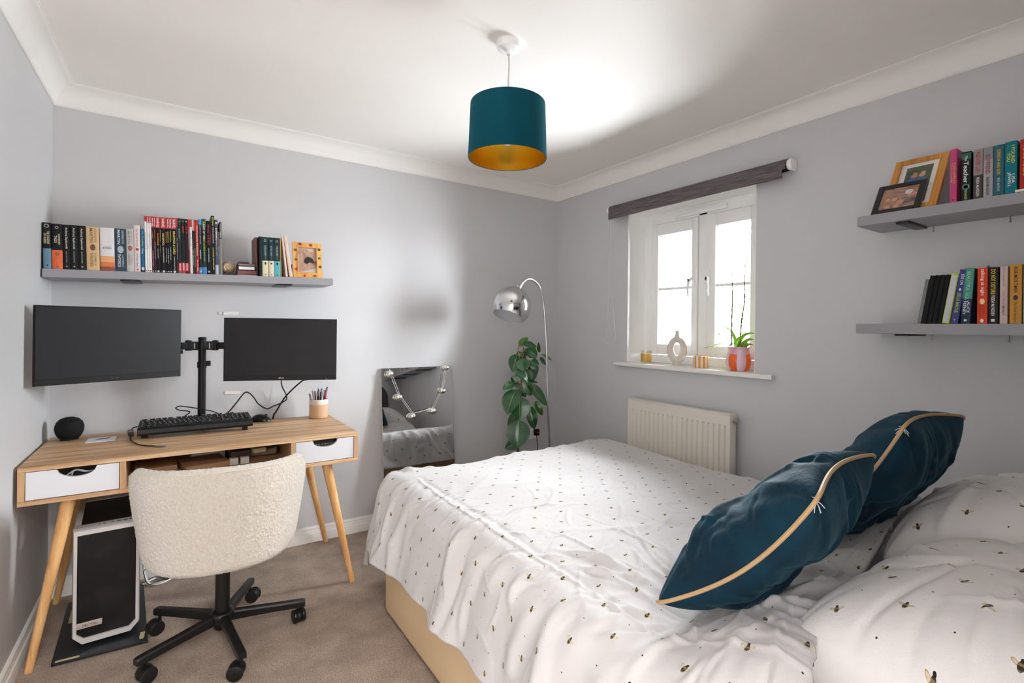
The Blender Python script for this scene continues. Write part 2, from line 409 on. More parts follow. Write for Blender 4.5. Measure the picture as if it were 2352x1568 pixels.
# view beyond the glass
LEAFM, t = newmat('garden_foliage', '1c2a14', .7, spec=.1)
n = t.noise(objco(t), 3.0, 4); t.l(t.ramp(n.outputs[0], [(.35, srgb('10180c')), (.6, srgb('26361a'))]), t.bsdf.inputs['Base Color'])
rnd = random.Random(5)
def foliage(cx, cy, cz, rx, ry, rz, n, ls):
    m = MB()
    for i in range(n):
        d = Vector((rnd.gauss(0, 1), rnd.gauss(0, 1), rnd.gauss(0, 1))).normalized() * (rnd.random() ** .35)
        p = Vector((cx + d.x * rx, cy + d.y * ry, cz + d.z * rz)); a = Vector((rnd.gauss(0, 1), rnd.gauss(0, 1), rnd.gauss(0, 1))).normalized()
        b = a.orthogonal().normalized(); l = ls * rnd.uniform(.6, 1.3)
        m.add([p - a * l, p + b * l * .4, p + a * l, p - b * l * .4], [(0, 1, 2, 3)])
    return m
for (nm, lb, x, y, z, r, k) in (('garden_tree', 'leafy garden tree low behind the left window pane', 6.2, 1.6, .6, 1.5, 900),
                                ('garden_tree', 'taller leafy garden tree behind the right window pane', 9.5, -2.2, 1.8, 1.7, 800)):
    tt = thing(nm, (x, y, -2.6), lb, 'tree', 'trees in the garden beyond the window')
    link('trunk', MB().tube([(x, y, -2.6), (x + .05, y, z - r * .6), (x, y + .05, z)], [.14, .1, .04], 10), M('6b5a48', .9), tt)
    link('foliage', foliage(x, y, z, r * .9, r, r, k, .11), LEAFM, tt, smooth=0)
# ------------------------------------------------------------------ roller blind
BL, t = newmat('blind_charcoal_weave', '5c5557', .8, spec=.2)
n = t.noise(t.mapping(objco(t), (60, 7, 420)), 1, 4, .7)
t.l(t.ramp(n.outputs[0], [(.36, srgb('433e40')), (.5, srgb('625b5c')), (.66, srgb('8b8383'))]), t.bsdf.inputs['Base Color']); t.bump(n.outputs[0], .3, .001)
bl = thing('roller_blind', (-.04, -1.24, 2.13), 'charcoal woven roller blind rolled up above the window with a pull chain', 'blind')
R0 = .030; cx, cz = -.042, 2.100
arc = [(cx + R0 * cos(a), cz + R0 * sin(a)) for a in np.linspace(rad(100), rad(180), 8)]
prof = [(cx + R0 * cos(a), cz + R0 * sin(a)) for a in np.linspace(rad(-80), rad(100), 18)] + arc[1:]
mb = MB()
N = len(prof); ys = (-.642, -1.845)
mb.add([(x, y, z) for y in ys for x, z in prof], [(i, i + 1, N + i + 1, N + i) for i in range(N - 1)] + [tuple(range(N)), tuple(range(2 * N - 1, N - 1, -1))])
link('roller_tube', mb, BL, bl)
mb = MB().box(cx - R0 - .0015, cx - R0 + .0005, -1.830, -.645, 2.040, 2.102).box(cx - R0 - .004, cx - R0 + .004, -1.830, -.645, 2.034, 2.046, .002)
mb.box(cx - R0 - .0015, cx - R0 + .0005, -1.845, -1.829, 2.076, 2.106)
link('blind_fabric', mb, BL, bl)
for y0, y1, lab in ((-.642, -.622, 'l'), (-1.869, -1.847, 'r')):
    b = MB().box(-.022, -.0005, y0 + .004, y1 - .004, 2.074, 2.126, .003)
    Mx = Matrix.Rotation(rad(90), 4, 'X')
    b.lathe([(0, -.011), (.025, -.011), (.028, -.006), (.028, .006), (.025, .011), (0, .011)], (cx, (y0 + y1) / 2, cz), 32, Mx)
    link('bracket', b, UPVC, bl)
pts = [(-.060, -.636, 2.09), (-.060, -.640, 1.9), (-.056, -.642, 1.6), (-.052, -.628, 1.40), (-.048, -.600, 1.26), (-.046, -.598, 1.215), (-.046, -.620, 1.185), (-.046, -.650, 1.180), (-.046, -.682, 1.195), (-.046, -.696, 1.235), (-.048, -.684, 1.35), (-.052, -.662, 1.55), (-.056, -.654, 1.8), (-.060, -.650, 2.09)]
def smooth_pts(pts, k=6):
    P = [Vector(p) for p in pts]; out = []
    for i in range(len(P) - 1):
        p0 = P[max(i - 1, 0)]; p1 = P[i]; p2 = P[i + 1]; p3 = P[min(i + 2, len(P) - 1)]
        for j in range(k):
            u = j / k
            out.append(0.5 * ((2 * p1) + (p2 - p0) * u + (2 * p0 - 5 * p1 + 4 * p2 - p3) * u * u + (3 * p1 - p0 - 3 * p2 + p3) * u ** 3))
    out.append(P[-1]); return out
sp = smooth_pts(pts, 6); mb = MB().tube(sp, .0012, 6)
acc = 0
for a, b in zip(sp, sp[1:]):
    L = (b - a).length; k = max(1, int(L / .0075))
    for j in range(k): mb.lathe([(0.0001, -.0023), (.0023, 0), (.0001, .0023)], a.lerp(b, j / k), 5)
link('pull_chain', mb, M('e6e2da', .4), bl)

# ------------------------------------------------------------------ radiator
RAD, _ = newmat('radiator_enamel', 'e2dcd2', .35)
ra = thing('radiator', (-.05, -1.22, .235), 'cream ribbed panel radiator below the window', 'radiator')
y0, y1, z0, z1, xf = -.861, -1.578, .235, .835, -.090
mb = MB()
G = 20; wtot = y0 - y1; step = (wtot - .03) / G; prof = [(y0, xf + .012), (y0 - .002, xf), (y0 - .013, xf)]
zt = [(z0 + .05), (z0 + .062), (z1 - .070), (z1 - .058)]
def radx(y, z):
    u = (y0 - .015 - y) / step; f = u - math.floor(u)
    if not (0 <= u < G): return xf
    fy = min(1, max(0, (f - .52) / .10)) * min(1, max(0, (.92 - f) / .10))
    fz = min(1, max(0, (z - zt[0]) / .012)) * min(1, max(0, (zt[3] - z) / .012))
    return xf + .009 * fy * fz
ys = [y0, y0 - .015] + [y0 - .015 - step * (i + q) for i in range(G) for q in (.001, .50, .53, .60, .63, .82, .85, .92, .95)] + [y1 + .015, y1]
zs = [z0, z0 + .045, zt[0], zt[1], .5, zt[2], zt[3], z1 - .02, z1]
vs = [(radx(y, z), y, z) for z in zs for y in ys]; n = len(ys)
mb.add(vs, [(j * n + i, j * n + i + 1, (j + 1) * n + i + 1, (j + 1) * n + i) for j in range(len(zs) - 1) for i in range(n - 1)])
mb.box(xf + .010, xf + .014, y1, y0, z0, z1)
link('panel', mb, RAD, ra, smooth=30)
link('top_grille', MB().box(xf - .002, xf + .058, y1 - .002, y0 + .002, z1 - .008, z1 + .003, .003), RAD, ra)
link('side_panel', MB().box(xf - .001, xf + .056, y1 - .003, y1 + .002, z0, z1, .002), RAD, ra)
link('side_panel', MB().box(xf - .001, xf + .056, y0 - .002, y0 + .003, z0, z1, .002), RAD, ra)
Mx = Matrix.Rotation(rad(90), 4, 'X')
link('bleed_valve', MB().lathe([(0, -.012), (.010, -.012), (.013, -.006), (.013, .008), (.009, .012), (0, .012)], (-.060, y1 - .018, .803), 20, Mx).cyl((-.060, y1, .803), (-.060, y1 - .012, .803), .007), M('b8b09c', .3, .8), ra)
link('pipe', MB().tube([(-.06, y0 + .03, 0), (-.06, y0 + .03, .27), (-.06, y0, .28)], .008), M('e6e2da', .3), ra)
link('pipe', MB().tube([(-.06, y1 - .03, 0), (-.06, y1 - .03, .27), (-.06, y1, .28)], .008), M('e6e2da', .3), ra)
link('wall_hook', MB().box(-.036, -.001, -1.0, -.97, .35, .75), RAD, ra)
link('wall_hook', MB().box(-.036, -.001, -1.46, -1.43, .35, .75), RAD, ra)

# ------------------------------------------------------------------ pendant light
pe = thing('pendant_light', (-1.472, -1.512, H), 'teal velvet drum pendant light with a gold lining hanging from the ceiling', 'pendant light')
PX, PY = -1.472, -1.512
link('ceiling_rose', MB().lathe([(0.0, H - .036), (.010, H - .036), (.030, H - .034), (.044, H - .028), (.047, H - .020), (.047, H)], (PX, PY, 0), 48).lathe([(.006, H - .05), (.008, H - .045), (.008, H - .036)], (PX, PY, 0), 20), UPVC, pe)
link('cord', MB().tube(smooth_pts([(PX, PY, H - .04), (PX + .003, PY, H - .09), (PX + .001, PY, H - .16), (PX, PY, 2.10)]), .0032, 8), M('d8d4cc', .5), pe)
TEAL, t = newmat('teal_velvet_shade', '0f5d68', .9, spec=.1); t.bsdf.inputs['Sheen Weight'].default_value = .2; t.bsdf.inputs['Sheen Tint'].default_value = srgb('4fa6b0')
n = t.noise(t.mapping(objco(t), (4, 4, 2)), 1, 3); t.l(t.ramp(n.outputs[0], [(.3, srgb('083c4a')), (.7, srgb('10505f'))]), t.bsdf.inputs['Base Color'])
ZB, ZT, RB, RT = 1.940, 2.148, .1515, .1440
sh = link('lamp_shade', MB().lathe([(RB - .0022, ZB), (RB, ZB - .001), (RB + .0006, ZB + .003), (RT + .0006, ZT - .003), (RT, ZT + .001), (RT - .0022, ZT)], (PX, PY, 0), 96), TEAL, pe)
GOLD, t = newmat('brushed_gold_lining', 'f2cf58', .26, 1.0)
t.bsdf.inputs['Anisotropic'].default_value = .6
link('gold_lining', MB().lathe([(RB - .0024, ZB + .0005), (RT - .0024, ZT - .0005)], (PX, PY, 0), 96), GOLD, sh)
sa = math.atan2(-3.135 - PY, -2.53 - PX) + rad(38)
mb = MB(); n0 = 2
mb.tube([(PX + (RB + .0012) * cos(sa), PY + (RB + .0012) * sin(sa), ZB), (PX + (RT + .0012) * cos(sa), PY + (RT + .0012) * sin(sa), ZT)], .0016, 6)
link('seam', mb, M('0a3a44', .9), sh)
mb = MB()
for k in range(3):
    a = k * 2 * pi / 3 + .4; mb.tube([(PX + .02 * cos(a), PY + .02 * sin(a), 2.07), (PX + (RT - .002) * cos(a), PY + (RT - .002) * sin(a), ZT - .006)], .0015, 6)
link('shade_carrier', mb.lathe([(.019, 2.068), (.022, 2.070), (.019, 2.072)], (PX, PY, 0), 24), M('e8e6e0', .4), pe)
link('lamp_holder', MB().lathe([(.006, 2.12), (.015, 2.10), (.018, 2.07), (.018, 2.05), (.0, 2.05)], (PX, PY, 0), 24), UPVC, pe)
bu = link('bulb', MB().lathe([(.013, 2.072), (.014, 2.064), (.022, 2.048), (.0255, 2.028), (.023, 2.008), (.014, 1.994), (.0001, 1.989)], (PX, PY, 0), 24), M('f6f3ec', .15, 0, .5), pe)

# ------------------------------------------------------------------ desk
DK = thing('desk', (-2.39, -.34, 0), 'oak effect desk with splayed legs and two white drawers against the back wall', 'desk')
X0, X1, Y0, Y1 = -3.004, -1.768, -.630, -.045
link('desktop', MB().box(X0, X1, Y0, Y1, .737, .756, .0012, 1), OAK, DK)
link('bottom_panel', MB().box(X0, X1, Y0, Y1, .612, .629, .0012, 1), OAK, DK)
OAKZ = wood('oak_upright', 'a8835e', 'c09a73', 'd4b18a', axis=2)
for a, b in ((X0, X0 + .020), (X1 - .020, X1)): link('side_panel', MB().box(a, b, Y0, Y1, .629, .737, .001, 1), OAKZ, DK)
for a, b in ((-2.710, -2.690), (-2.080, -2.060)): link('divider', MB().box(a, b, Y0, Y1 - .01, .629, .737, .001, 1), OAKZ, DK)
link('back_panel', MB().box(X0 + .02, X1 - .02, Y1 - .006, Y1, .629, .737), OAK, DK)
DRW, _ = newmat('drawer_white', 'dedfe4', .35)
for xa, xb, cxx in ((-2.982, -2.712, -2.838), (-2.058, -1.790, -1.925)):
    poly = [(xa, .632), (xb, .632), (xb, .7345), (cxx + .060, .7345)]
    poly += [(cxx + .056 * cos(a), .730 - .030 * sin(a)) for a in np.linspace(0, pi, 18)] + [(cxx - .060, .7345), (xa, .7345)]
    dr = link('drawer', MB().prism(poly, lambda x, z: (x, Y0 + .003, z), lambda x, z: (x, Y0 + .018, z)), DRW, DK, smooth=30)
    mb = MB().box(xa + .01, xb - .01, Y0 + .018, Y0 + .45, .632, .640).box(xa + .004, xa + .014, Y0 + .018, Y0 + .45, .632, .715).box(xb - .014, xb - .004, Y0 + .018, Y0 + .45, .632, .715).box(xa + .01, xb - .01, Y0 + .44, Y0 + .45, .632, .715)
    link('drawer_box', mb, M('d8d6d2', .6), dr)
def leg(mb, p, q, r0, r1, r2=None):
    p = Vector(p); q = Vector(q); n = 8
    return mb.tube([p.lerp(q, i / n) for i in range(n + 1)], [r0 + (r1 - r0) * (i / n) for i in range(n + 1)], 20)
for p, q in (((-1.905, -.555, .613), (-1.782, -.602, .001)), ((-1.925, -.115, .613), (-1.778, -.052, .001)),
             ((-2.868, -.560, .613), (-2.968, -.628, .001)), ((-2.870, -.115, .613), (-2.975, -.075, .001))):
    l = link('leg', leg(MB(), p, q, .0235, .0125), OAK_LEG, DK)

# ------------------------------------------------------------------ things in the open bay and the drawers
def simple(name, mb, mat, label, cat, group=None, origin=None, **kw):
    vs = np.array([tuple(v) for v in mb.v]); c = (vs.min(0) + vs.max(0)) / 2; c[2] = vs[:, 2].min()
    o = link(name, mb, mat, origin=tuple(c) if origin is None else origin, **kw); return setp(o, label, cat, group)
def rbox(cx, cy, z0, w, d, h, ang, bev=.001):
    Mx = Matrix.Translation((cx, cy, z0)) @ Matrix.Rotation(rad(ang), 4, 'Z'); return MB().box(-w / 2, w / 2, -d / 2, d / 2, 0, h, bev, 2, Mx)
CARD = M('a67f5c', .8); KRAFT = M('b08a62', .8)
simple('cardboard_box', rbox(-2.60, -.36, .630, .15, .22, .030, 3), CARD, 'flat brown cardboard box lying low at the left end of the desk bay', 'box')
simple('cardboard_box', rbox(-2.42, -.44, .630, .17, .19, .034, 10), M('9a7553', .8), 'brown cardboard parcel with dark marks in the middle of the desk bay', 'box')
simple('paper_stack', rbox(-2.40, -.235, .630, .14, .20, .062, 3), M('dcdce0', .7), 'white block of paper standing behind the brown parcel in the desk bay', 'paper')
simple('pencil_box', rbox(-2.275, -.30, .630, .085, .26, .052, 4), M('4a382c', .6), 'dark brown narrow box in the desk bay beside the paint brush', 'box')
for i, x in enumerate((-2.300, -2.255)):
    simple('paper_label', rbox(x, -.46, .630, .036, .03, .030, 4), M('d9d5cc', .7), ['left', 'right'][i] + ' of two small white cards before the dark brown box in the desk bay', 'card', 'small white cards in the desk bay')
simple('folded_cloth', rbox(-2.155, -.25, .630, .13, .20, .085, -4, .01), M('b7ab93', .9), 'folded khaki cloth bag at the right end of the desk bay', 'bag')
pb = thing('paint_brush', (-2.15, -.42, .67), 'wide bristle brush with a dark handle at the right end of the desk bay', 'brush')
link('bristles', MB().box(-.03, .03, -.02, .02, -.012, .012, .008, 3, Matrix.Translation((-2.190, -.44, .680)) @ Matrix.Rotation(rad(8), 4, 'Z')), M('cfc3a4', .9), pb)
link('handle', MB().tube([(-2.163, -.435, .682), (-2.14, -.43, .684), (-2.10, -.42, .690)], [.010, .006, .009], 10), M('3a3c44', .3), pb)
# black mesh tray in the right drawer, cables in the left one
mb = MB().box(-1.985, -1.865, Y0 + .03, Y0 + .16, .690, .696); 
mb.add([(-1.985, Y0 + .05, .660), (-1.865, Y0 + .05, .660), (-1.865, Y0 + .065, .726), (-1.985, Y0 + .065, .726)], [(0, 1, 2, 3)])
PERF, t = newmat('perforated_black', '151515', .4)
vo = t.n('ShaderNodeTexVoronoi', feature='F1'); vo.inputs['Scale'].default_value = 140; vo.inputs['Randomness'].default_value = 0; t.l(objco(t), vo.inputs['Vector'])
t.l(t.mix(t.math('LESS_THAN', vo.outputs['Distance'], .26), srgb('17140f'), srgb('d8d2c4')), t.bsdf.inputs['Base Color'])
simple('pencil_tray', mb, PERF, 'black perforated tray seen through the cut-out of the right drawer', 'tray', smooth=0)
mb = MB()
for i in range(2):
    sp = smooth_pts([(-2.88 + .02 * i, Y0 + .04 + .01 * i, .695), (-2.85, Y0 + .06, .712 + .002 * i), (-2.82 + .008 * i, Y0 + .05, .705), (-2.795, Y0 + .08, .700)]); mb.tube(sp, .0028, 8)
simple('charging_cable', mb, M('c9d0d8', .4), 'pale cable coiled in the left drawer, seen through its cut-out', 'cable')

# ------------------------------------------------------------------ monitors on a two-arm stand
SCR, t = newmat('screen_glossless', '131317', .5, spec=.35)
def monitor(L, Rr, z0, z1, label, logo):
    L = Vector(L); Rr = Vector(Rr); w = (Rr - L).length; a = math.atan2(Rr.y - L.y, Rr.x - L.x); h = z1 - z0
    c = (L + Rr) / 2
    t = thing('computer_monitor', (c.x, c.y, z0), label, 'monitor', 'computer monitors on the stand', rot=(0, 0, a))
    link('screen', MB().box(-w / 2 + .004, w / 2 - .004, -.0005, .004, .026, h - .005), SCR, t, smooth=0)
    mb = MB().box(-w / 2, w / 2, .001, .012, 0, h, .0012, 1)
    link('bezel', mb, M('060606', .4, 0, .3), t)
    link('chin', MB().box(-w / 2 + .002, w / 2 - .002, -.0012, .003, .002, .0255, .0005, 1), M('151516', .5, 0, .3), t)
    link('back_cover', MB().box(-w / 2 + .012, w / 2 - .012, .012, .030, .012, h - .012, .008, 3).box(-.11, .11, .028, .045, h / 2 - .09, h / 2 + .09, .008, 3), BLACKP, t)
    link('logo_lettering', text_mb(logo[0], (0, -.0014, .0135), (1, 0, 0), (0, 0, 1), logo[1], logo[2]), M(logo[3], .4), t, smooth=0)
    if logo[4]: link('power_light', MB().sphere((w / 2 - .05, -.001, .006), .0022, n=10, m=6), M('ff9a4a', .4), t)
    return t
monitor((-2.986, -.500, 0), (-2.509, -.262, 0), 1.036, 1.353, 'wide black monitor on the left, angled in beside the left wall', ('Iiyama', .030, .006, '4c4c4e', 0))
monitor((-2.330, -.228, 0), (-1.820, -.404, 0), .999, 1.320, 'black monitor on the right of the stand with a pale logo', ('alhua', .026, .008, 'd8d8d8', 1))
ms = thing('monitor_stand', (-2.415, -.10, .757), 'black two-arm monitor stand rising behind the keyboard', 'monitor stand')
px_, py_ = -2.4165, -.10
link('pole', MB().cyl((px_, py_, .757), (px_, py_, 1.213), .0178, n=32), BLACK, ms)
link('pole_cap', MB().lathe([(.0186, 1.208), (.0186, 1.214), (.017, 1.2185), (.0, 1.2195)], (px_, py_, 0), 32), BLACKP, ms)
link('desk_clamp', MB().box(px_ - .045, px_ + .045, py_ - .045, Y1 + .002, .756, .766, .003).box(px_ - .03, px_ + .03, Y1, Y1 + .008, .68, .766, .002), BLACK, ms)
cc = link('cable_clip', MB().lathe([(.0205, 1.06), (.0205, 1.092)], (px_, py_, 0), 32).box(px_ + .018, px_ + .038, py_ - .012, py_ + .012, 1.070, 1.096, .003).box(px_ - .0215, px_ - .012, py_ - .008, py_ + .008, 1.062, 1.090, .002), BLACKP, ms)
link('arm_collar', MB().lathe([(.0225, 1.156), (.0225, 1.192)], (px_, py_, 0), 32).box(px_ - .062, px_ - .016, py_ - .014, py_ + .014, 1.152, 1.196, .003).box(px_ + .016, px_ + .062, py_ - .014, py_ + .014, 1.153, 1.197, .003), BLACK, ms)
for (q, bx) in ((Vector((-2.735, -.325, 1.175)), -.060), (Vector((-2.065, -.255, 1.172)), .058)):
    p = Vector((px_ + bx, py_, 1.175))
    k1 = p + (q - p) * .03
    mb = MB(); d = (q - p).normalized(); n_ = Vector((-d.y, d.x, 0))
    vs = []
    for P in (p, q):
        for s1, s2 in ((-1, -1), (1, -1), (1, 1), (-1, 1)): vs.append(P + n_ * .008 * s1 + Vector((0, 0, .0175 * s2)))
    mb.add(vs, [(0, 1, 2, 3), (4, 5, 6, 7), (0, 1, 5, 4), (1, 2, 6, 5), (2, 3, 7, 6), (3, 0, 4, 7)])
    ar = link('arm', mb, BLACK, ms)
    link('joint', MB().lathe([(0, 1.150), (.015, 1.150), (.015, 1.199), (.010, 1.203), (0, 1.203)], tuple((p.x, p.y, 0)), 24), BLACKP, ar)
    link('vesa_mount', MB().box(q.x - .03, q.x + .03, q.y - .008, q.y + .008, 1.14, 1.21, .004), BLACK, ar)
link('knob', MB().cyl((px_ - .093, py_ - .036, 1.136), (px_ - .093, py_ - .036, 1.156), .009), BLACKP, ms)
for bx in (-.034, .030): link('silver_pin', MB().cyl((px_ + bx, py_ - .0155, 1.160), (px_ + bx, py_ - .0155, 1.189), .0022), M('cfcfcf', .3, .9), ms)

# keyboard
kb = thing('keyboard', (-2.44, -.235, .758), 'black full-size keyboard with raised feet on the oak desk', 'keyboard')
def KP(u, v, h):   # u along, v front->back, h above plate
    fr = Vector((-2.672, -.312, .775)).lerp(Vector((-2.204, -.318, .777)), u); bk = Vector((-2.668, -.158, .799)).lerp(Vector((-2.212, -.162, .804)), u)
    n_ = Vector((0, -.17, .985)); return fr.lerp(bk, v) + n_ * h
poly = [(0, 0), (-.01, .010), (.03, .026), (.10, .031), (.18, .028), (.95, .025), (1, .020), (1, 0)]
link('keyboard_case', MB().prism(poly, lambda v, h: KP(0, v, h), lambda v, h: KP(1, v, h)), BLACKP, kb, smooth=20)
rows = [(.84, .95, [(.012, .05)] + [(.085 + .052 * i + (.02 if i > 3 else 0) + (.02 if i > 7 else 0), .045) for i in range(12)] + [(.775 + .042 * i, .038) for i in range(2)])]
for r, (v0, off) in enumerate(((.68, .0), (.56, .02), (.44, .026), (.32, .035))):
    ks = [(.012, .03 + off)] + [(.048 + off + .0425 * i, .038) for i in range(13 - r // 2)]
    e = ks[-1][0] + .0425; ks.append((e, max(.03, .655 - e)))
    rows.append((v0 - .005, v0 + .105, ks + [(.675 + .040 * i, .035) for i in range(3) if r in (0, 1) or i == 1] + [(.815 + .042 * i, .037) for i in range(4)]))
KEY = M('141415', .55, 0, .3)
mb = MB()
rows.append((.20, .305, [(.012, .05), (.07, .04), (.118, .045), (.17, .25), (.43, .045), (.48, .045), (.53, .045), (.58, .075), (.675, .035), (.715, .035), (.755, .035), (.815, .078), (.899, .037)]))
for v0, v1, ks in rows:
    for (u, w) in ks:
        if u + w > .985: continue
        a = [KP(u, v0, .025), KP(u + w, v0, .025), KP(u + w, v1, .025), KP(u, v1, .025)]
        i = .004; b = [KP(u + i, v0 + .012, .0318), KP(u + w - i, v0 + .012, .0318), KP(u + w - i, v1 - .012, .0318), KP(u + i, v1 - .012, .0318)]
        mb.add(a + b, [(0, 1, 5, 4), (1, 2, 6, 5), (2, 3, 7, 6), (3, 0, 4, 7), (4, 5, 6, 7)])
o = link('keys', mb, KEY, kb, smooth=0); o['kind'] = 'stuff'
mb = MB()
for v0, v1, ks in rows:
    for (u, w) in ks:
        if u + w > .985: continue
        P = KP(u + w * .3, v0 + .055, .0322); mb.add([P, P + Vector((.004, 0, 0)), P + Vector((.004, .003, .001)), P + Vector((0, .003, .001))], [(0, 1, 2, 3)])
o = link('key_legends', mb, M('c8c8c8', .5), kb, smooth=0); o['kind'] = 'stuff'
for u in (.05, .93):
    p0 = KP(u, .95, 0); link('foot', MB().box(p0.x - .012, p0.x + .012, p0.y - .01, p0.y + .006, .7565, p0.z + .004, .002), BLACKP, kb)
    p0 = KP(u, .12 if u > .5 else .35, 0); link('foot', MB().box(p0.x - .012, p0.x + .012, p0.y - .006, p0.y + .01, .7565, p0.z + .004, .002), BLACKP, kb)
# mouse
mo = thing('computer_mouse', (-2.140, -.090, .7565), 'black computer mouse to the right of the keyboard', 'mouse', rot=(0, 0, rad(-28)))
def half(m, c, rx, ry, rz, n=32, k=10, ex=2.4):
    pr = [(sin(a), cos(a)) for a in np.linspace(0, pi / 2, k)]
    vs = []; 
    for r, z in pr:
        for j in range(n):
            th = 2 * pi * j / n; cxx = abs(cos(th)) ** (2 / ex) * (1 if cos(th) > 0 else -1); cyy = abs(sin(th)) ** (2 / ex) * (1 if sin(th) > 0 else -1)
            x = r * cxx; vs.append((c[0] + rx * x, c[1] + ry * r * cyy, c[2] + rz * z * (1 - .25 * x * (1 if x > 0 else 0.2))))
    fs = [(i * n + j, i * n + (j + 1) % n, (i + 1) * n + (j + 1) % n, (i + 1) * n + j) for i in range(k - 1) for j in range(n)]; fs.append(tuple((k - 1) * n + j for j in range(n)))
    return m.add(vs, fs)
link('mouse_shell', half(MB(), (0, 0, .001), .054, .031, .038), M('0c0c0d', .35, 0, .4), mo)
link('scroll_wheel', MB().cyl((.028, -.004, .034), (.028, .004, .034), .007, n=16), M('3a3a3c', .5), mo)
# smart speaker
sp_ = thing('smart_speaker', (-2.927, -.135, .757), 'round charcoal fabric speaker at the left end of the desk', 'speaker')
m, t = newmat('charcoal_mesh', '18181a', .8, spec=.2); vo = t.n('ShaderNodeTexVoronoi'); vo.inputs['Scale'].default_value = 700; t.l(objco(t), vo.inputs['Vector']); t.bump(vo.outputs['Distance'], .5, .001)
pr = [(.0001, .859), (.018, .857), (.034, .850), (.046, .836), (.0515, .818), (.052, .805), (.0495, .790), (.043, .775), (.035, .7645), (.030, .761)]
link('speaker_body', MB().lathe(pr, (-2.927, -.135, 0), 48), m, sp_)
link('speaker_base', MB().lathe([(0, .7571), (.033, .7571), (.033, .7625), (0, .7625)], (-2.927, -.135, 0), 40), BLACKP, sp_)
# card
cd = thing('greeting_card', (-2.805, -.222, .757), 'small white card with a dark bird drawing lying on the desk', 'card')
Mx = Matrix.Translation((-2.805, -.222, .757)) @ Matrix.Rotation(rad(1), 4, 'Z')
link('card_sheet', MB().box(-.052, .052, -.050, .050, 0, .0035, .0006, 1, Mx), M('e4e4e4', .4), cd)
link('picture', MB().add([(-2.830, -.235, .7608), (-2.812, -.200, .7608), (-2.795, -.205, .7608), (-2.772, -.180, .7608), (-2.780, -.210, .7608), (-2.790, -.225, .7608), (-2.815, -.228, .7608)], [tuple(range(7))]), M('4a5058', .6), cd)
# usb adapter + cable
ua = thing('usb_adapter', (-2.698, -.24, .757), 'small grey adapter with a short black cable left of the keyboard', 'adapter')
link('adapter_body', MB().box(-.011, .011, -.034, .034, -.007, .007, .003, 2, Matrix.Translation((-2.699, -.235, .779)) @ Matrix.Rotation(rad(-28), 4, 'X')), M('5a5a5e', .4), ua)
link('cable', MB().tube(smooth_pts([(-2.675, -.195, .800), (-2.690, -.196, .797), (-2.698, -.205, .790)]), .0025, 8).tube(smooth_pts([(-2.698, -.262, .768), (-2.694, -.31, .760), (-2.671, -.40, .760), (-2.646, -.455, .760), (-2.608, -.49, .760), (-2.598, -.50, .760)]), .0028, 8), BLACKP, ua)
link('plug', MB().tube([(-2.598, -.50, .7605), (-2.575, -.515, .7605)], .0045, 8).tube([(-2.575, -.515, .7605), (-2.562, -.523, .7605)], .0035, 8), M('9a9a9e', .3, .8), ua)
# pen pot and pens
CER = M('c9a684', .6); pot = thing('pen_pot', (-1.845, -.130, .757), 'two-tone beige ceramic pot holding pens at the right end of the desk', 'pot')
qx, qy = -1.845, -.130
link('pot_body', MB().lathe([(0, .7575), (.046, .7575), (.0485, .760), (.0500, .772), (.0500, .836)], (qx, qy, 0), 48), CER, pot)
link('pot_rim', MB().lathe([(.0500, .836), (.0503, .838), (.0503, .862), (.0490, .864), (.0470, .862), (.0465, .770), (0, .768)], (qx, qy, 0), 48), M('e2d3c8', .5), pot)
pens = [(-.030, -.01, 'a8a8aa', .925, -.006, 0, 'silver clip pen with a black cap'), (-.018, .008, '702030', .918, 0, .004, 'dark red pen'), (-.006, -.012, '1b1b1d', .930, .002, 0, 'thick black marker pen'),
        (.003, .012, 'c8cdd2', .936, 0, .004, 'white capped pen'), (.010, -.018, 'dcdce0', .922, .006, -.006, 'white patterned pen'), (.014, .010, '1a6f86', .930, .004, 0, 'teal blue pen'),
        (.020, -.006, '1c2a22', .922, .008, 0, 'black pen with a green tip'), (.030, .0, 'c81f22', .924, .010, 0, 'bright red pen'), (.036, .008, '22305e', .938, .013, .004, 'dark blue pen, tallest in the pot'), (-.036, .0, '6f6f74', .905, -.014, 0, 'grey clip pen leaning left'),
        (-.012, -.02, '2a1f2c', .920, 0, -.002, 'plum black pen'), (.004, -.024, '101012', .916, .001, -.004, 'slim black pen')]
for dx, dy, c, zt, lx, ly, lb in pens:
    p = Vector((qx + dx * .6, qy + dy * .6, .770)); q = Vector((qx + dx + lx, qy + dy + ly, zt - .012))
    pn = thing('pen', tuple(p), lb + ' in the beige pen pot', 'pen', 'pens in the beige pot')
    link('barrel', MB().tube([p, p.lerp(q, .8)], [.0042, .0045], 10), M(c, .35), pn)
    link('cap', MB().tube([p.lerp(q, .78), q, q + (q - p).normalized() * .004], [.0050, .0050, .003], 10), M(c, .3), pn)
    d = Vector((0, -.0065, 0)); link('clip', MB().tube([p.lerp(q, .80) + d, q + d, q], .0011, 6), M('d0d0d2', .25, .9), pn)
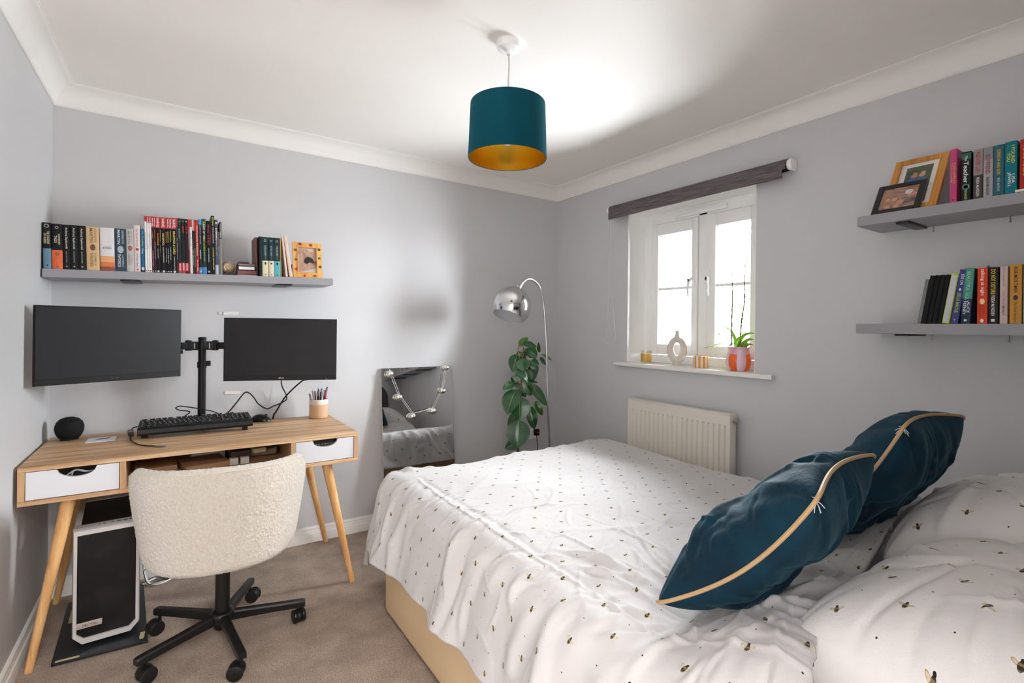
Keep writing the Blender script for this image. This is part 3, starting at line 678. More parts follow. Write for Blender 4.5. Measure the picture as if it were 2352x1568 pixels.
# cables on the wall side of the desk
def cable(name, pts, r, mat, label, cat='cable', n=8, group=None):
    sp = smooth_pts(pts); return simple(name, MB().tube(sp, r, n), mat, label, cat, group)
cable('power_cable', [(-1.935, -.330, 1.02), (-1.93, -.24, .99), (-1.935, -.10, .965), (-2.006, -.052, .882), (-2.055, -.05, .80), (-2.068, -.035, .770), (-2.07, -.028, .70)], .0042, BLACKP, 'thick black cable running from the right monitor down behind the desk')
cable('display_cable', [(-2.045, -.33, 1.02), (-2.05, -.18, .99), (-2.030, -.07, .94), (-2.006, -.06, .890), (-2.005, -.06, .863), (-2.02, -.06, .852), (-2.04, -.06, .842), (-2.074, -.06, .830), (-2.105, -.06, .819), (-2.147, -.06, .848), (-2.172, -.06, .887), (-2.197, -.06, .914), (-2.219, -.06, .912), (-2.255, -.06, .863), (-2.286, -.06, .823), (-2.32, -.05, .79), (-2.34, -.03, .74)], .0034, BLACKP, 'thin black cable looping in waves below the right monitor')
cable('keyboard_cable', [(-2.33, -.150, .815), (-2.36, -.13, .832), (-2.40, -.125, .846), (-2.487, -.10, .866), (-2.515, -.10, .870), (-2.527, -.10, .860), (-2.506, -.10, .848), (-2.475, -.10, .842), (-2.468, -.10, .834), (-2.49, -.12, .820), (-2.50, -.155, .812)], .0028, BLACKP, 'thin black cable looping behind the keyboard left of the monitor pole')
for x0, x1, z, dz, px2, lb in ((-2.318, -2.245, 1.346, -.006, -2.331, 'upper white adhesive strip on the wall above the right monitor'), (-2.306, -2.237, .912, .004, -2.232, 'lower white adhesive strip on the wall below the right monitor')):
    st = thing('adhesive_strip', ((x0 + x1) / 2, 0, z), lb, 'adhesive strip', 'adhesive strips on the back wall')
    Mx = Matrix.Translation(((x0 + x1) / 2, -.002, z)) @ Matrix.Rotation(rad(2 if dz > 0 else -3), 4, 'Y')
    link('pad', MB().box(-.036, .036, -.002, .002, -.009, .009, .001, 1, Mx), M('e8e4dc', .6), st)
    link('pull_tab', MB().lathe([(0, -.0008), (.008, -.0008), (.008, .0008), (0, .0008)], (px2, -.002, z), 16, Matrix.Rotation(rad(90), 4, 'X')), M('d8d4cc', .6), st)
# ------------------------------------------------------------------ office chair
CXc, CYc = -2.362, -.790
oc_ = thing('office_chair', (CXc, CYc, 0), 'cream teddy fabric swivel chair on a black five-star base at the desk', 'chair')
TED, t = newmat('cream_teddy_fleece', 'e9dfd1', .95, spec=.1); t.bsdf.inputs['Sheen Weight'].default_value = .6
co = objco(t); n1 = t.noise(t.mapping(co, (1, 1, .45)), 150, 5, .75); n2 = t.noise(t.mapping(co, (1, 1, .5)), 520, 2, .6)
t.l(t.ramp(n1.outputs[0], [(.28, srgb('dccfbd')), (.5, srgb('e9e0d3')), (.7, srgb('f3ece2'))]), t.bsdf.inputs['Base Color'])
t.bump(t.math('ADD', n1.outputs[0], t.math('MULTIPLY', n2.outputs[0], .5)), .8, .012)
ALPHA = rad(-96)         # direction the back points to
bd = Vector((cos(ALPHA), sin(ALPHA), 0)); sd = Vector((-bd.y, bd.x, 0))   # sd: to the right seen from behind
def shell(th, v, off):
    """th: -1..1 round the wrap, v: 0 bottom .. 1 top"""
    A = rad(104) * th
    zt = .768 - .085 * max(0, abs(th) - .62) ** 1.2 / .38 ** 1.2
    zb = .352 + .050 * abs(th) ** 2
    z = zb + (zt - zb) * v
    sc = .79 + .21 * min(1, (z - .33) / .33) ** .7
    ex = 2.5
    c_, s_ = cos(A), sin(A)
    c2 = abs(c_) ** (2 / ex) * (1 if c_ > 0 else -1); s2 = abs(s_) ** (2 / ex) * (1 if s_ > 0 else -1)
    a, b = .282 * sc + off, .235 * sc + off
    return Vector((CXc, CYc, 0)) + bd * (b * c2) + sd * (a * s2) + Vector((0, 0, z))
NU, NV = 72, 26
def rim(th, v):   # rounded elevation: pull corners in
    return th, v
vs = []; grid = {}
layers = []
prof_t = [0.0, .25, .5, .75, 1.0]
TH = .046
def corner(u, v):  # superellipse squash of the flat unrolled sheet so its corners are round
    U, V = u, v * 2 - 1
    k = 10
    n_ = (abs(U) ** k + abs(V) ** k) ** (1 / k); m_ = max(abs(U), abs(V))
    f = m_ / n_ if n_ > 1e-9 else 1
    f = f ** .9
    return U * f, (V * f + 1) / 2
mb = MB()
def sheet(off_fn):
    g = []
    for j in range(NV + 1):
        for i in range(NU + 1):
            u, v = i / NU * 2 - 1, j / NV; uu, vv = corner(u, v)
            e = max(abs(u), abs(v * 2 - 1)); g.append(shell(uu, vv, off_fn(e)))
    return g
def edge_off(e): return TH / 2 * (1 - max(0, (e - .86) / .14) ** 2.6) if e > .86 else TH / 2
outer = sheet(lambda e: edge_off(e)); inner = sheet(lambda e: -edge_off(e))
fs = [(j * (NU + 1) + i, j * (NU + 1) + i + 1, (j + 1) * (NU + 1) + i + 1, (j + 1) * (NU + 1) + i) for j in range(NV) for i in range(NU)]
mb.add(outer, fs); mb.add(inner, [f[::-1] for f in fs])
bk = link('backrest', mb, TED, oc_, smooth=60)
bm = bmesh.new(); bm.from_mesh(bk.data); bmesh.ops.remove_doubles(bm, verts=bm.verts[:], dist=.0008); bmesh.ops.recalc_face_normals(bm, faces=bm.faces[:]); bm.to_mesh(bk.data); bm.free(); bk.data.shade_smooth()
tx = bpy.data.textures.new('fleece_tufts', 'CLOUDS'); tx.noise_scale = .009; tx.noise_depth = 2
for lv in (3,):
    ss = bk.modifiers.new('sub', 'SUBSURF'); ss.levels = ss.render_levels = lv
    dsp = bk.modifiers.new('fleece', 'DISPLACE'); dsp.texture = tx; dsp.strength = .0065; dsp.mid_level = .5; dsp.texture_coords = 'LOCAL'
# piping seams
SEAM = M('dccfb8', .9)
for th in (-.80, .80):
    pts = [shell(*corner(th, v), TH / 2 + .0004) for v in np.linspace(.03, .97, 24)]
    link('seam', MB().tube(pts, .0014, 6), SEAM, bk)
pts = [shell(*corner(u, .955), TH / 2 - .002) for u in np.linspace(-.8, .8, 40)]
link('seam', MB().tube(pts, .0014, 6), SEAM, bk)
# seat
mb = MB(); n = 48; pr = [(.0001, .335), (.16, .335), (.215, .345), (.232, .37), (.236, .41), (.232, .45), (.21, .475), (.12, .487), (.0001, .488)]
vs = []
for r, z in pr:
    for k in range(n):
        th = 2 * pi * k / n; c_, s_ = cos(th), sin(th); ex = 3
        c2 = abs(c_) ** (2 / ex) * (1 if c_ > 0 else -1); s2 = abs(s_) ** (2 / ex) * (1 if s_ > 0 else -1)
        p = Vector((CXc, CYc, z)) - bd * .05 + bd * (-r * .98 * c2) + sd * (r * s2); vs.append(p)
mb.add(vs, [(i * n + k, i * n + (k + 1) % n, (i + 1) * n + (k + 1) % n, (i + 1) * n + k) for i in range(len(pr) - 1) for k in range(n)])
link('seat', mb, TED, oc_, smooth=60)
BM = M('121212', .32)
link('mechanism', MB().box(CXc - .07, CXc + .07, CYc - .09, CYc + .09, .315, .337, .006), BLACKP, oc_)
link('gas_column', MB().lathe([(.0205, .325), (.0205, .235), (.0215, .233), (.0215, .10)], (CXc, CYc, 0), 32).lathe([(.027, .120), (.026, .32)], (CXc, CYc, 0), 32), BM, oc_)
link('hub', MB().lathe([(.0, .052), (.026, .052), (.032, .060), (.032, .078), (.044, .090), (.046, .112), (.040, .122), (.029, .126), (.0, .126)], (CXc, CYc, 0), 40), BM, oc_)
for k, (fx_, fy_) in enumerate(((-2.562, -.601), (-2.614, -.921), (-2.322, -1.078), (-2.077, -.840), (-2.237, -.534))):
    d = Vector((fx_ - CXc, fy_ - CYc, 0)); R_ = .292; d.normalize(); nn = Vector((-d.y, d.x, 0)); O = Vector((CXc, CYc, 0))
    sec = []
    for (r, zt, zb, w) in ((.028, .118, .082, .016), (.10, .114, .082, .0155), (.20, .108, .080, .0150), (.30, .103, .076, .0150), (.312, .100, .078, .0135)):
        sec.append([O + d * r + nn * a + Vector((0, 0, z)) for a, z in ((-w, zb), (w, zb), (w, zt - .006), (w * .7, zt), (-w * .7, zt), (-w, zt - .006))])
    mb = MB(); vs = [p for s_ in sec for p in s_]; m6 = 6
    mb.add(vs, [(i * m6 + j, i * m6 + (j + 1) % m6, (i + 1) * m6 + (j + 1) % m6, (i + 1) * m6 + j) for i in range(4) for j in range(m6)] + [tuple(range(6)), tuple(range(24, 30))])
    link('base_arm', mb, BM, oc_, smooth=30)
    P = O + d * R_; ang = rad([200, 25, 160, 100, 330][k]); wd = Vector((cos(ang), sin(ang), 0)); ax = Vector((-wd.y, wd.x, 0)); C0 = P + wd * .016
    Rm = Matrix((ax, wd, Vector((0, 0, 1)))).transposed().to_4x4()   # local x -> axle
    Rz = Rm @ Matrix.Rotation(rad(90), 4, 'Y')
    cs = link('caster', MB().lathe([(.013, -.009), (.026, -.009), (.028, -.004), (.028, .004), (.026, .009), (.013, .009)], tuple(C0 + Vector((0, 0, .030))), 28, Rz).cyl(P + Vector((0, 0, .045)), P + Vector((0, 0, .085)), .006, n=12), BLACKP, oc_)
    for s_ in (-1, 1):
        link('wheel', MB().lathe([(0, -.0085), (.020, -.0085), (.0275, -.006), (.029, 0), (.0275, .006), (.020, .0085), (0, .0085)], tuple(C0 + ax * .0165 * s_ + Vector((0, 0, .0292))), 28, Rz), M('101011', .4), cs)

# ------------------------------------------------------------------ computer tower on a mat
mt = thing('floor_mat', (-2.77, -.36, 0), 'black board mat lying on the carpet under the computer tower', 'mat')
q = [(-2.905, -.640), (-2.612, -.655), (-2.650, -.10), (-2.925, -.130)]
link('mat_sheet', MB().prism(q, lambda x, y: (x, y, .004), lambda x, y: (x, y, .012)), M('23262b', .35), mt, smooth=0)
TAPE = M('cfc39a', .6)
for (a, b, w) in (((-2.895, -.628), (-2.83, -.632), .012), ((-2.632, -.575), (-2.634, -.62), .016), ((-2.668, -.145), (-2.70, -.140), .012), ((-2.895, -.215), (-2.890, -.33), .016)):
    a = Vector((*a, .0122)); b = Vector((*b, .0122)); d = (b - a).normalized(); n_ = Vector((-d.y, d.x, 0)) * w / 2
    pts = [a + n_, a - n_, b - n_] + [b + n_ * -cos(x) + d * (w / 2) * sin(x) for x in np.linspace(.3, pi - .3, 6)] + [b + n_]
    u3 = Vector((0, 0, .0008)); k = len(pts)
    link('tape_strip', MB().add(pts + [p + u3 for p in pts], [tuple(range(k, 2 * k))] + [(i, (i + 1) % k, (i + 1) % k + k, i + k) for i in range(k)]), TAPE, mt, smooth=0)
PCW, _ = newmat('tower_pale_grey', 'c9c6c4', .35)
pc = thing('computer_tower', (-2.765, -.35, .012), 'pale grey computer tower with a black mesh front on the floor mat', 'computer tower', rot=(0, 0, rad(4)))
w_, d_, h_ = .106, .43, .462     # half width, depth, height; local y from front (-.2) to back
yf, yb = -.212, .212
link('tower_body', MB().box(-w_ + .004, w_ - .004, yf + .030, yb, .020, h_ - .012, .004), PCW, pc)
poly = [(-w_, .045), (-w_ + .028, .014), (w_ - .028, .014), (w_, .045), (w_, h_), (-w_, h_)]
ip = [(-w_ + .014, .058), (-w_ + .036, .036), (w_ - .036, .036), (w_ - .014, .058), (w_ - .014, h_ - .020), (-w_ + .014, h_ - .020)]
mb = MB(); k = 6
P3 = lambda p, y: (p[0], y, p[1])
vs = [P3(p, yf) for p in poly] + [P3(p, yf - .012) for p in [(x * .965, .018 + (z - .018) * .99 + .002) for x, z in poly]] + [P3(p, yf - .012) for p in ip] + [P3(p, yf + .004) for p in ip] + [P3(p, yf + .032) for p in poly]
fs = []
for a, b in ((4, 0), (0, 1), (1, 2), (2, 3)):
    fs += [(a * k + i, a * k + (i + 1) % k, b * k + (i + 1) % k, b * k + i) for i in range(k)]
mb.add(vs, fs); link('front_bezel', mb, PCW, pc, smooth=25)
MESHB, t = newmat('dark_mesh', '1d1a19', .5, spec=.3); n = t.noise(objco(t), 9, 2); t.l(t.ramp(n.outputs[0], [(.45, srgb('0b0908')), (.6, srgb('1d1917'))]), t.bsdf.inputs['Base Color'])
link('front_mesh', MB().prism(ip, lambda x, z: (x, yf - .003, z), lambda x, z: (x, yf + .002, z)), MESHB, pc, smooth=0)
bd_ = link('badge', MB().box(-w_ + .012, -w_ + .092, yf - .010, yf - .004, .075, .098, .002, 2, Matrix.Identity(4)), M('b9aca6', .4), pc)
link('badge_lettering', text_mb('FRCTAL', (-w_ + .055, yf - .0104, .0865), (1, 0, 0), (0, 0, 1), .045, .009), M('4c4340', .5), bd_, smooth=0)
link('top_frame', MB().box(-w_, w_, yf + .026, yf + .062, h_ - .014, h_, .003).box(-w_, -w_ + .022, yf + .06, yb, h_ - .014, h_, .003).box(w_ - .022, w_, yf + .06, yb, h_ - .014, h_, .003).box(-w_ + .02, w_ - .02, yb - .03, yb, h_ - .014, h_, .003), PCW, pc)
link('top_mesh', MB().box(-w_ + .02, w_ - .02, yf + .06, yb - .028, h_ - .010, h_ - .003), MESHB, pc)
mb = MB()
for i, x in enumerate((-.03, -.015, .01, .03, .05, .07)): mb.box(x, x + (.008 if i < 3 else .014), yf + .028, yf + .034, h_ - .001, h_ + .0008)
link('ports', mb, BLACKP, pc, smooth=0)
link('foot', MB().box(-w_ + .02, -w_ + .05, yf + .03, yf + .07, 0, .022).box(w_ - .05, w_ - .02, yf + .03, yf + .07, 0, .022).box(-w_ + .02, -w_ + .05, yb - .07, yb - .03, 0, .022).box(w_ - .05, w_ - .02, yb - .07, yb - .03, 0, .022), BLACKP, pc)
rnd = random.Random(11)
for i, (c, r, lb) in enumerate((('e8e8ea', .0038, 'thick white cable loop on the carpet beside the computer tower'), ('e0e0e2', .0026, 'thin white cable tangled beside the computer tower'), ('202022', .0020, 'thin black wire crossing the white cables beside the tower'))):
    pts = [(-2.655 + .006 * i, -.06 - .02 * i, .14 - .03 * i), (-2.650, -.08 - .015 * i, .07), (-2.63, -.10 - .01 * i, .012), (-2.60 + .01 * i, -.135 + .01 * i, .008 + .004 * i), (-2.555 + .012 * i, -.12 + .012 * i, .008), (-2.535 - .004 * i, -.085, .010 + .003 * i), (-2.565, -.055 - .012 * i, .010), (-2.61, -.07, .012 + .004 * i), (-2.655, -.11, .012)]
    cable('loose_cable', pts, r, M(c, .4), lb, group='cables on the carpet by the tower')

# ------------------------------------------------------------------ leaning mirror with a garland
mi = thing('leaning_mirror', (-1.19, -.135, 0), 'frameless rectangular mirror leaning on the back wall behind the bed', 'mirror')
TL = math.atan2(.108, 1.014); MT = Matrix.Translation((-1.1915, -.0135, 1.0165)) @ Matrix.Rotation(-TL, 4, 'X')
link('mirror_back', MB().box(-.250, .250, 0, .006, -1.018, 0, .001, 1, MT), M('cfcfd0', .5), mi)
link('mirror_glass', MB().box(-.250, .250, -.004, -.0001, -1.018, 0, .0015, 1, MT), MIRROR, mi)
ga = thing('ball_garland', (-1.19, -.02, 1.02), 'string of six mirrored ball lights draped over the leaning mirror', 'garland')
def mp(x, z, off=.028): 
    p = MT @ Vector((x, -off, z)); return p
balls = [(-1.390, .978), (-1.336, .826), (-1.247, .697), (-1.101, .720), (-1.024, .850), (-.992, 1.006)]
DISCO, t = newmat('mirror_ball_facets', 'f4f2ea', .28, 1.0)
vo = t.n('ShaderNodeTexVoronoi', feature='F1'); vo.inputs['Scale'].default_value = 150; t.l(objco(t), vo.inputs['Vector'])
t.l(t.ramp(vo.outputs['Color'], [(.15, srgb('a09a8a')), (.45, srgb('fbfaf4'))]), t.bsdf.inputs['Base Color'])
bp = []
for x, z in balls:
    p = mp(x + 1.1915, z - 1.0165, .024); bp.append(p); o = link('mirror_ball', MB().sphere(p, .0245, (1, .8, .86), 24, 13), DISCO, ga, smooth=0)
    link('ball_loop', MB().tube([p + Vector((0.004 * cos(a), 0, .018 + .006 * sin(a))) for a in np.linspace(0, 2 * pi, 10)], .0010, 5), M('e8e8e8', .3), o)
strand = MB()
for a, b in zip(bp, bp[1:]):
    for s_ in (-.006, .006): strand.tube([a + Vector((s_, 0, .018)), b + Vector((s_, 0, .020))], .0011, 6)
strand.tube([bp[0] + Vector((0, 0, .016)), Vector((-1.395, -.016, 1.030)), Vector((-1.396, -.004, 1.030))], .0013, 6)
link('strand', strand, M('eeeeec', .4), ga)

# ------------------------------------------------------------------ arc floor lamp
fl = thing('floor_lamp', (-.335, -.335, 0), 'chrome arc floor lamp with a globe shade behind the bed in the corner', 'floor lamp')
link('lamp_base', MB().lathe([(0, .0), (.13, .0), (.135, .006), (.13, .018), (.02, .026), (.010, .03)], (-.30, -.33, 0), 48), CHROME, fl)
pole = smooth_pts([(-.300, -.33, .02), (-.320, -.335, .45), (-.345, -.340, .80), (-.362, -.345, 1.13), (-.385, -.350, 1.36), (-.408, -.353, 1.49), (-.445, -.357, 1.575), (-.500, -.362, 1.612), (-.545, -.368, 1.618), (-.590, -.375, 1.595), (-.618, -.380, 1.560), (-.630, -.382, 1.535)], 6)
link('pole', MB().tube(pole, .0085, 14), CHROME, fl)
gc = Vector((-.690, -.385, 1.428)); axis = Vector((.42, .12, .90)).normalized()   # opening faces -axis
RG = .131
rot = Vector((0, 0, 1)).rotation_difference(axis).to_matrix().to_4x4()
pr = [(RG * sin(a), RG * cos(a)) for a in np.linspace(.02, rad(127), 30)]
gl_ = link('globe_shade', MB().lathe(pr, tuple(gc), 64, rot), CHROME, fl, smooth=70)
pr2 = [((RG - .002) * sin(a), (RG - .002) * cos(a)) for a in np.linspace(.02, rad(127), 30)] + [(RG * sin(rad(127)), RG * cos(rad(127)))]
link('shade_lining', MB().lathe(pr2, tuple(gc), 64, rot), M('dcdfe2', .5), gl_, smooth=70)
link('shade_neck', MB().lathe([(.0, RG + .02), (.014, RG + .02), (.016, RG), (.02, RG - .004)], tuple(gc), 24, rot), CHROME, fl)
b_ = MB().sphere(gc + axis * .045, .028, n=20, m=12); link('bulb', b_, M('f2f0ea', .3), fl)

# ------------------------------------------------------------------ rubber plant
rp = thing('rubber_plant', (-.585, -.33, 0), 'tall rubber plant with dark glossy leaves beside the chrome floor lamp', 'plant')
link('plant_pot', MB().lathe([(0, .0), (.10, .0), (.125, .02), (.135, .24), (.128, .245), (.122, .22), (.0, .215)], (-.585, -.33, 0), 48), M('b9b2a6', .6), rp)
link('soil', MB().disc((-.585, -.33, .222), .123), M('3a2c22', .9), rp)
STEM = M('7a5238', .7)
st = smooth_pts([(-.588, -.33, .22), (-.588, -.33, .446), (-.584, -.33, .679), (-.568, -.33, .845), (-.559, -.32, .928), (-.545, -.31, 1.028), (-.530, -.30, 1.10), (-.530, -.30, 1.15)])
sm = link('stem', MB().tube(st, [.009 - .005 * i / (len(st) - 1) for i in range(len(st))], 10), STEM, rp)
link('side_stem', MB().tube(smooth_pts([(-.565, -.33, .86), (-.50, -.29, .93), (-.45, -.27, 1.03), (-.40, -.26, 1.09)]), [.004] * 19, 8).tube(smooth_pts([(-.545, -.31, 1.03), (-.585, -.32, 1.10), (-.58, -.31, 1.15), (-.555, -.29, 1.16)]), [.0035] * 19, 8), M('6f6a3a', .6), rp)
LF, t = newmat('rubber_leaf', '24502c', .22, spec=.6)
uvn = uvco(t); sx = t.n('ShaderNodeSeparateXYZ'); t.l(uvn, sx.inputs[0])
mid = t.math('LESS_THAN', t.math('ABSOLUTE', t.math('SUBTRACT', sx.outputs[0], .5)), .016)
n = t.noise(objco(t), 14, 3); g = t.ramp(n.outputs[0], [(.3, srgb('1d4428')), (.7, srgb('2f6236'))])
t.l(t.mix(mid, g, srgb('86a050')), t.bsdf.inputs['Base Color'])
LY, t2 = newmat('rubber_leaf_young', '3f6a22', .25, spec=.6)
LEAVES = [
((-.623, -.39, .672), (-.657, -.42, .49), .14), ((-.623, -.35, .871), (-.714, -.38, .711), .107), ((-.609, -.37, .823), (-.625, -.4, .668), .13),
((-.49, -.33, .747), (-.473, -.36, .588), .068), ((-.527, -.35, .907), (-.381, -.38, .744), .077), ((-.398, -.27, .766), (-.359, -.3, .663), .045),
((-.633, -.33, .911), (-.739, -.36, .877), .048), ((-.561, -.27, 1.101), (-.621, -.3, .985), .083), ((-.575, -.33, 1.072), (-.566, -.36, .991), .083),
((-.621, -.35, .982), (-.547, -.38, .914), .058), ((-.548, -.27, 1.158), (-.493, -.3, 1.218), .046), ((-.537, -.3, 1.178), (-.44, -.33, 1.154), .047),
((-.355, -.25, 1.109), (-.384, -.28, 1.186), .025), ((-.348, -.27, 1.098), (-.276, -.3, 1.052), .023), ((-.507, -.31, 1.14), (-.441, -.34, 1.089), .068),
((-.507, -.33, 1.065), (-.44, -.36, 1.028), .052), ((-.349, -.25, 1.076), (-.319, -.28, 1.017), .028), ((-.425, -.25, 1.036), (-.4, -.28, .949), .063),
((-.541, -.24, 1.116), (-.484, -.27, 1.054), .046), ((-.442, -.23, .974), (-.407, -.26, .91), .052), ((-.439, -.23, .904), (-.368, -.26, .893), .019),
((-.481, -.22, .84), (-.473, -.25, .793), .038), ((-.571, -.22, .944), (-.534, -.25, .876), .043), ((-.49, -.25, 1.098), (-.427, -.28, 1.133), .052),
((-.52, -.31, 1.00), (-.50, -.33, .90), .075), ((-.54, -.31, 1.06), (-.60, -.30, .95), .07), ((-.50, -.30, 1.12), (-.42, -.31, 1.08), .05), ((-.47, -.29, 1.02), (-.43, -.31, .93), .06), ((-.55, -.33, .93), (-.50, -.36, .82), .07), ((-.56, -.32, .90), (-.62, -.30, .80), .07), ((-.56, -.34, .62), (-.50, -.30, .52), .07), ((-.55, -.30, .70), (-.60, -.22, .60), .07), ((-.57, -.34, .52), (-.66, -.28, .46), .07)]
def leaf_mb(P, Q, w, nrm, curl=.10, nl=16, nw=8, fold=.18):
    P, Q = Vector(P), Vector(Q); d = Q - P; L = d.length; d.normalize(); s = d.cross(nrm).normalized(); n_ = s.cross(d).normalized()
    m = MB(); vs = []; uv = []
    for i in range(nl + 1):
        t_ = i / nl; hw = w / 2 * (sin(pi * min(1, t_ ** .82 * .995 + .005)) ** .72) if 0 < t_ < 1 else .0008
        if t_ > .94: hw *= (1 - (t_ - .94) / .06 * .75)
        for j in range(nw + 1):
            q_ = j / nw * 2 - 1; p = P + d * L * t_ + s * hw * q_ + n_ * (fold * abs(q_) * hw + curl * L * sin(pi * t_) - .0)
            vs.append(p); uv.append((j / nw, t_))
    fs = [(i * (nw + 1) + j, i * (nw + 1) + j + 1, (i + 1) * (nw + 1) + j + 1, (i + 1) * (nw + 1) + j) for i in range(nl) for j in range(nw)]
    return m.add(vs, fs, uv)
cl = Vector((-2.53, -3.135, 1.287)); rnd = random.Random(4)
for i, (P, Q, w) in enumerate(LEAVES):
    mid_ = (Vector(P) + Vector(Q)) / 2; n_ = Vector((-.50, -.72, .45)) + Vector((rnd.uniform(-.35, .35), rnd.uniform(-.2, .2), rnd.uniform(-.3, .3)))
    lf = link('leaf', leaf_mb(P, Q, w * 1.14, n_.normalized(), rnd.uniform(.02, .10)), LF if i not in (10, 12, 13, 5) else LY, rp, smooth=0); lf.data.shade_smooth()
    z = min(range(len(st)), key=lambda k: (st[k] - Vector(P)).length)
    if (st[z] - Vector(P)).length < .16: link('leaf_stalk', MB().tube([st[z], st[z].lerp(Vector(P), .5) + Vector((0, 0, .008)), Vector(P)], .0022, 6), M('8a8a4a', .5), lf)

# wall socket and switched plug
so = thing('wall_socket', (-.255, 0, .47), 'white double wall socket low on the back wall behind the plant', 'socket')
link('face_plate', MB().box(-.325, -.180, -.009, 0, .425, .512, .004), UPVC, so)
link('switch_rocker', MB().box(-.300, -.288, -.012, -.008, .488, .502, .002).box(-.222, -.210, -.012, -.008, .488, .502, .002), UPVC, so)
pg = thing('mains_plug', (-.204, -.02, .478), 'black mains plug with a red switch in the wall socket', 'plug')
link('plug_body', MB().box(-.224, -.184, -.045, -.009, .454, .504, .008, 3), BLACKP, pg)
link('red_switch', MB().box(-.212, -.196, -.049, -.044, .474, .488, .002), M('d2201e', .4), pg)
link('cord', MB().tube(smooth_pts([(-.204, -.027, .456), (-.202, -.03, .42), (-.196, -.03, .36), (-.2, -.04, .2), (-.22, -.1, .02), (-.26, -.2, .008)]), .003, 8), BLACKP, pg)
# ------------------------------------------------------------------ shelves
TA = math.atan2(.034, 1.213)
BA = Matrix.Translation((-3.012, 0, 1.5165)) @ Matrix.Rotation(-TA, 4, 'Y')
sa_ = thing('wall_shelf', (-3.012, 0, 1.5165), 'long grey floating shelf above the two monitors', 'shelf', rot=(0, -TA, 0))
link('shelf_board', MB().box(.002, 1.214, -.232, -.0005, -.037, 0, .0015, 1), SHELFM, sa_)
BRK = M('161616', .4)
for u in (.265, .93): link('mounting_plate', MB().box(u, u + .075, -.205, -.02, -.044, -.0365, .002), BRK, sa_)
for (z, nm, lb) in ((1.752, 'u', 'upper grey floating shelf on the window wall, holding two photo frames'), (1.318, 'l', 'lower grey floating shelf on the window wall, holding leaning notebooks')):
    s_ = thing('wall_shelf', (0, -2.82, z), lb, 'shelf', 'grey shelves on the window wall')
    link('shelf_board', MB().box(-.232, -.0005, -3.345, -2.222, z - .039, z, .0015, 1), SHELFM, s_)
    for y in (-2.345, -2.74, -3.15): link('mounting_plate', MB().box(-.205, -.01, y - .042, y, z - .0465, z - .0385, .002), BRK, s_)
    for y in (-2.410, -2.632, -2.9): link('hanging_screw', MB().cyl((-.022, y, z - .038), (-.022, y, z - .062), .0022, n=8).cyl((-.022, y, z - .058), (-.022, y, z - .063), .0036, n=8), M('9a9a9a', .3, .9), s_)

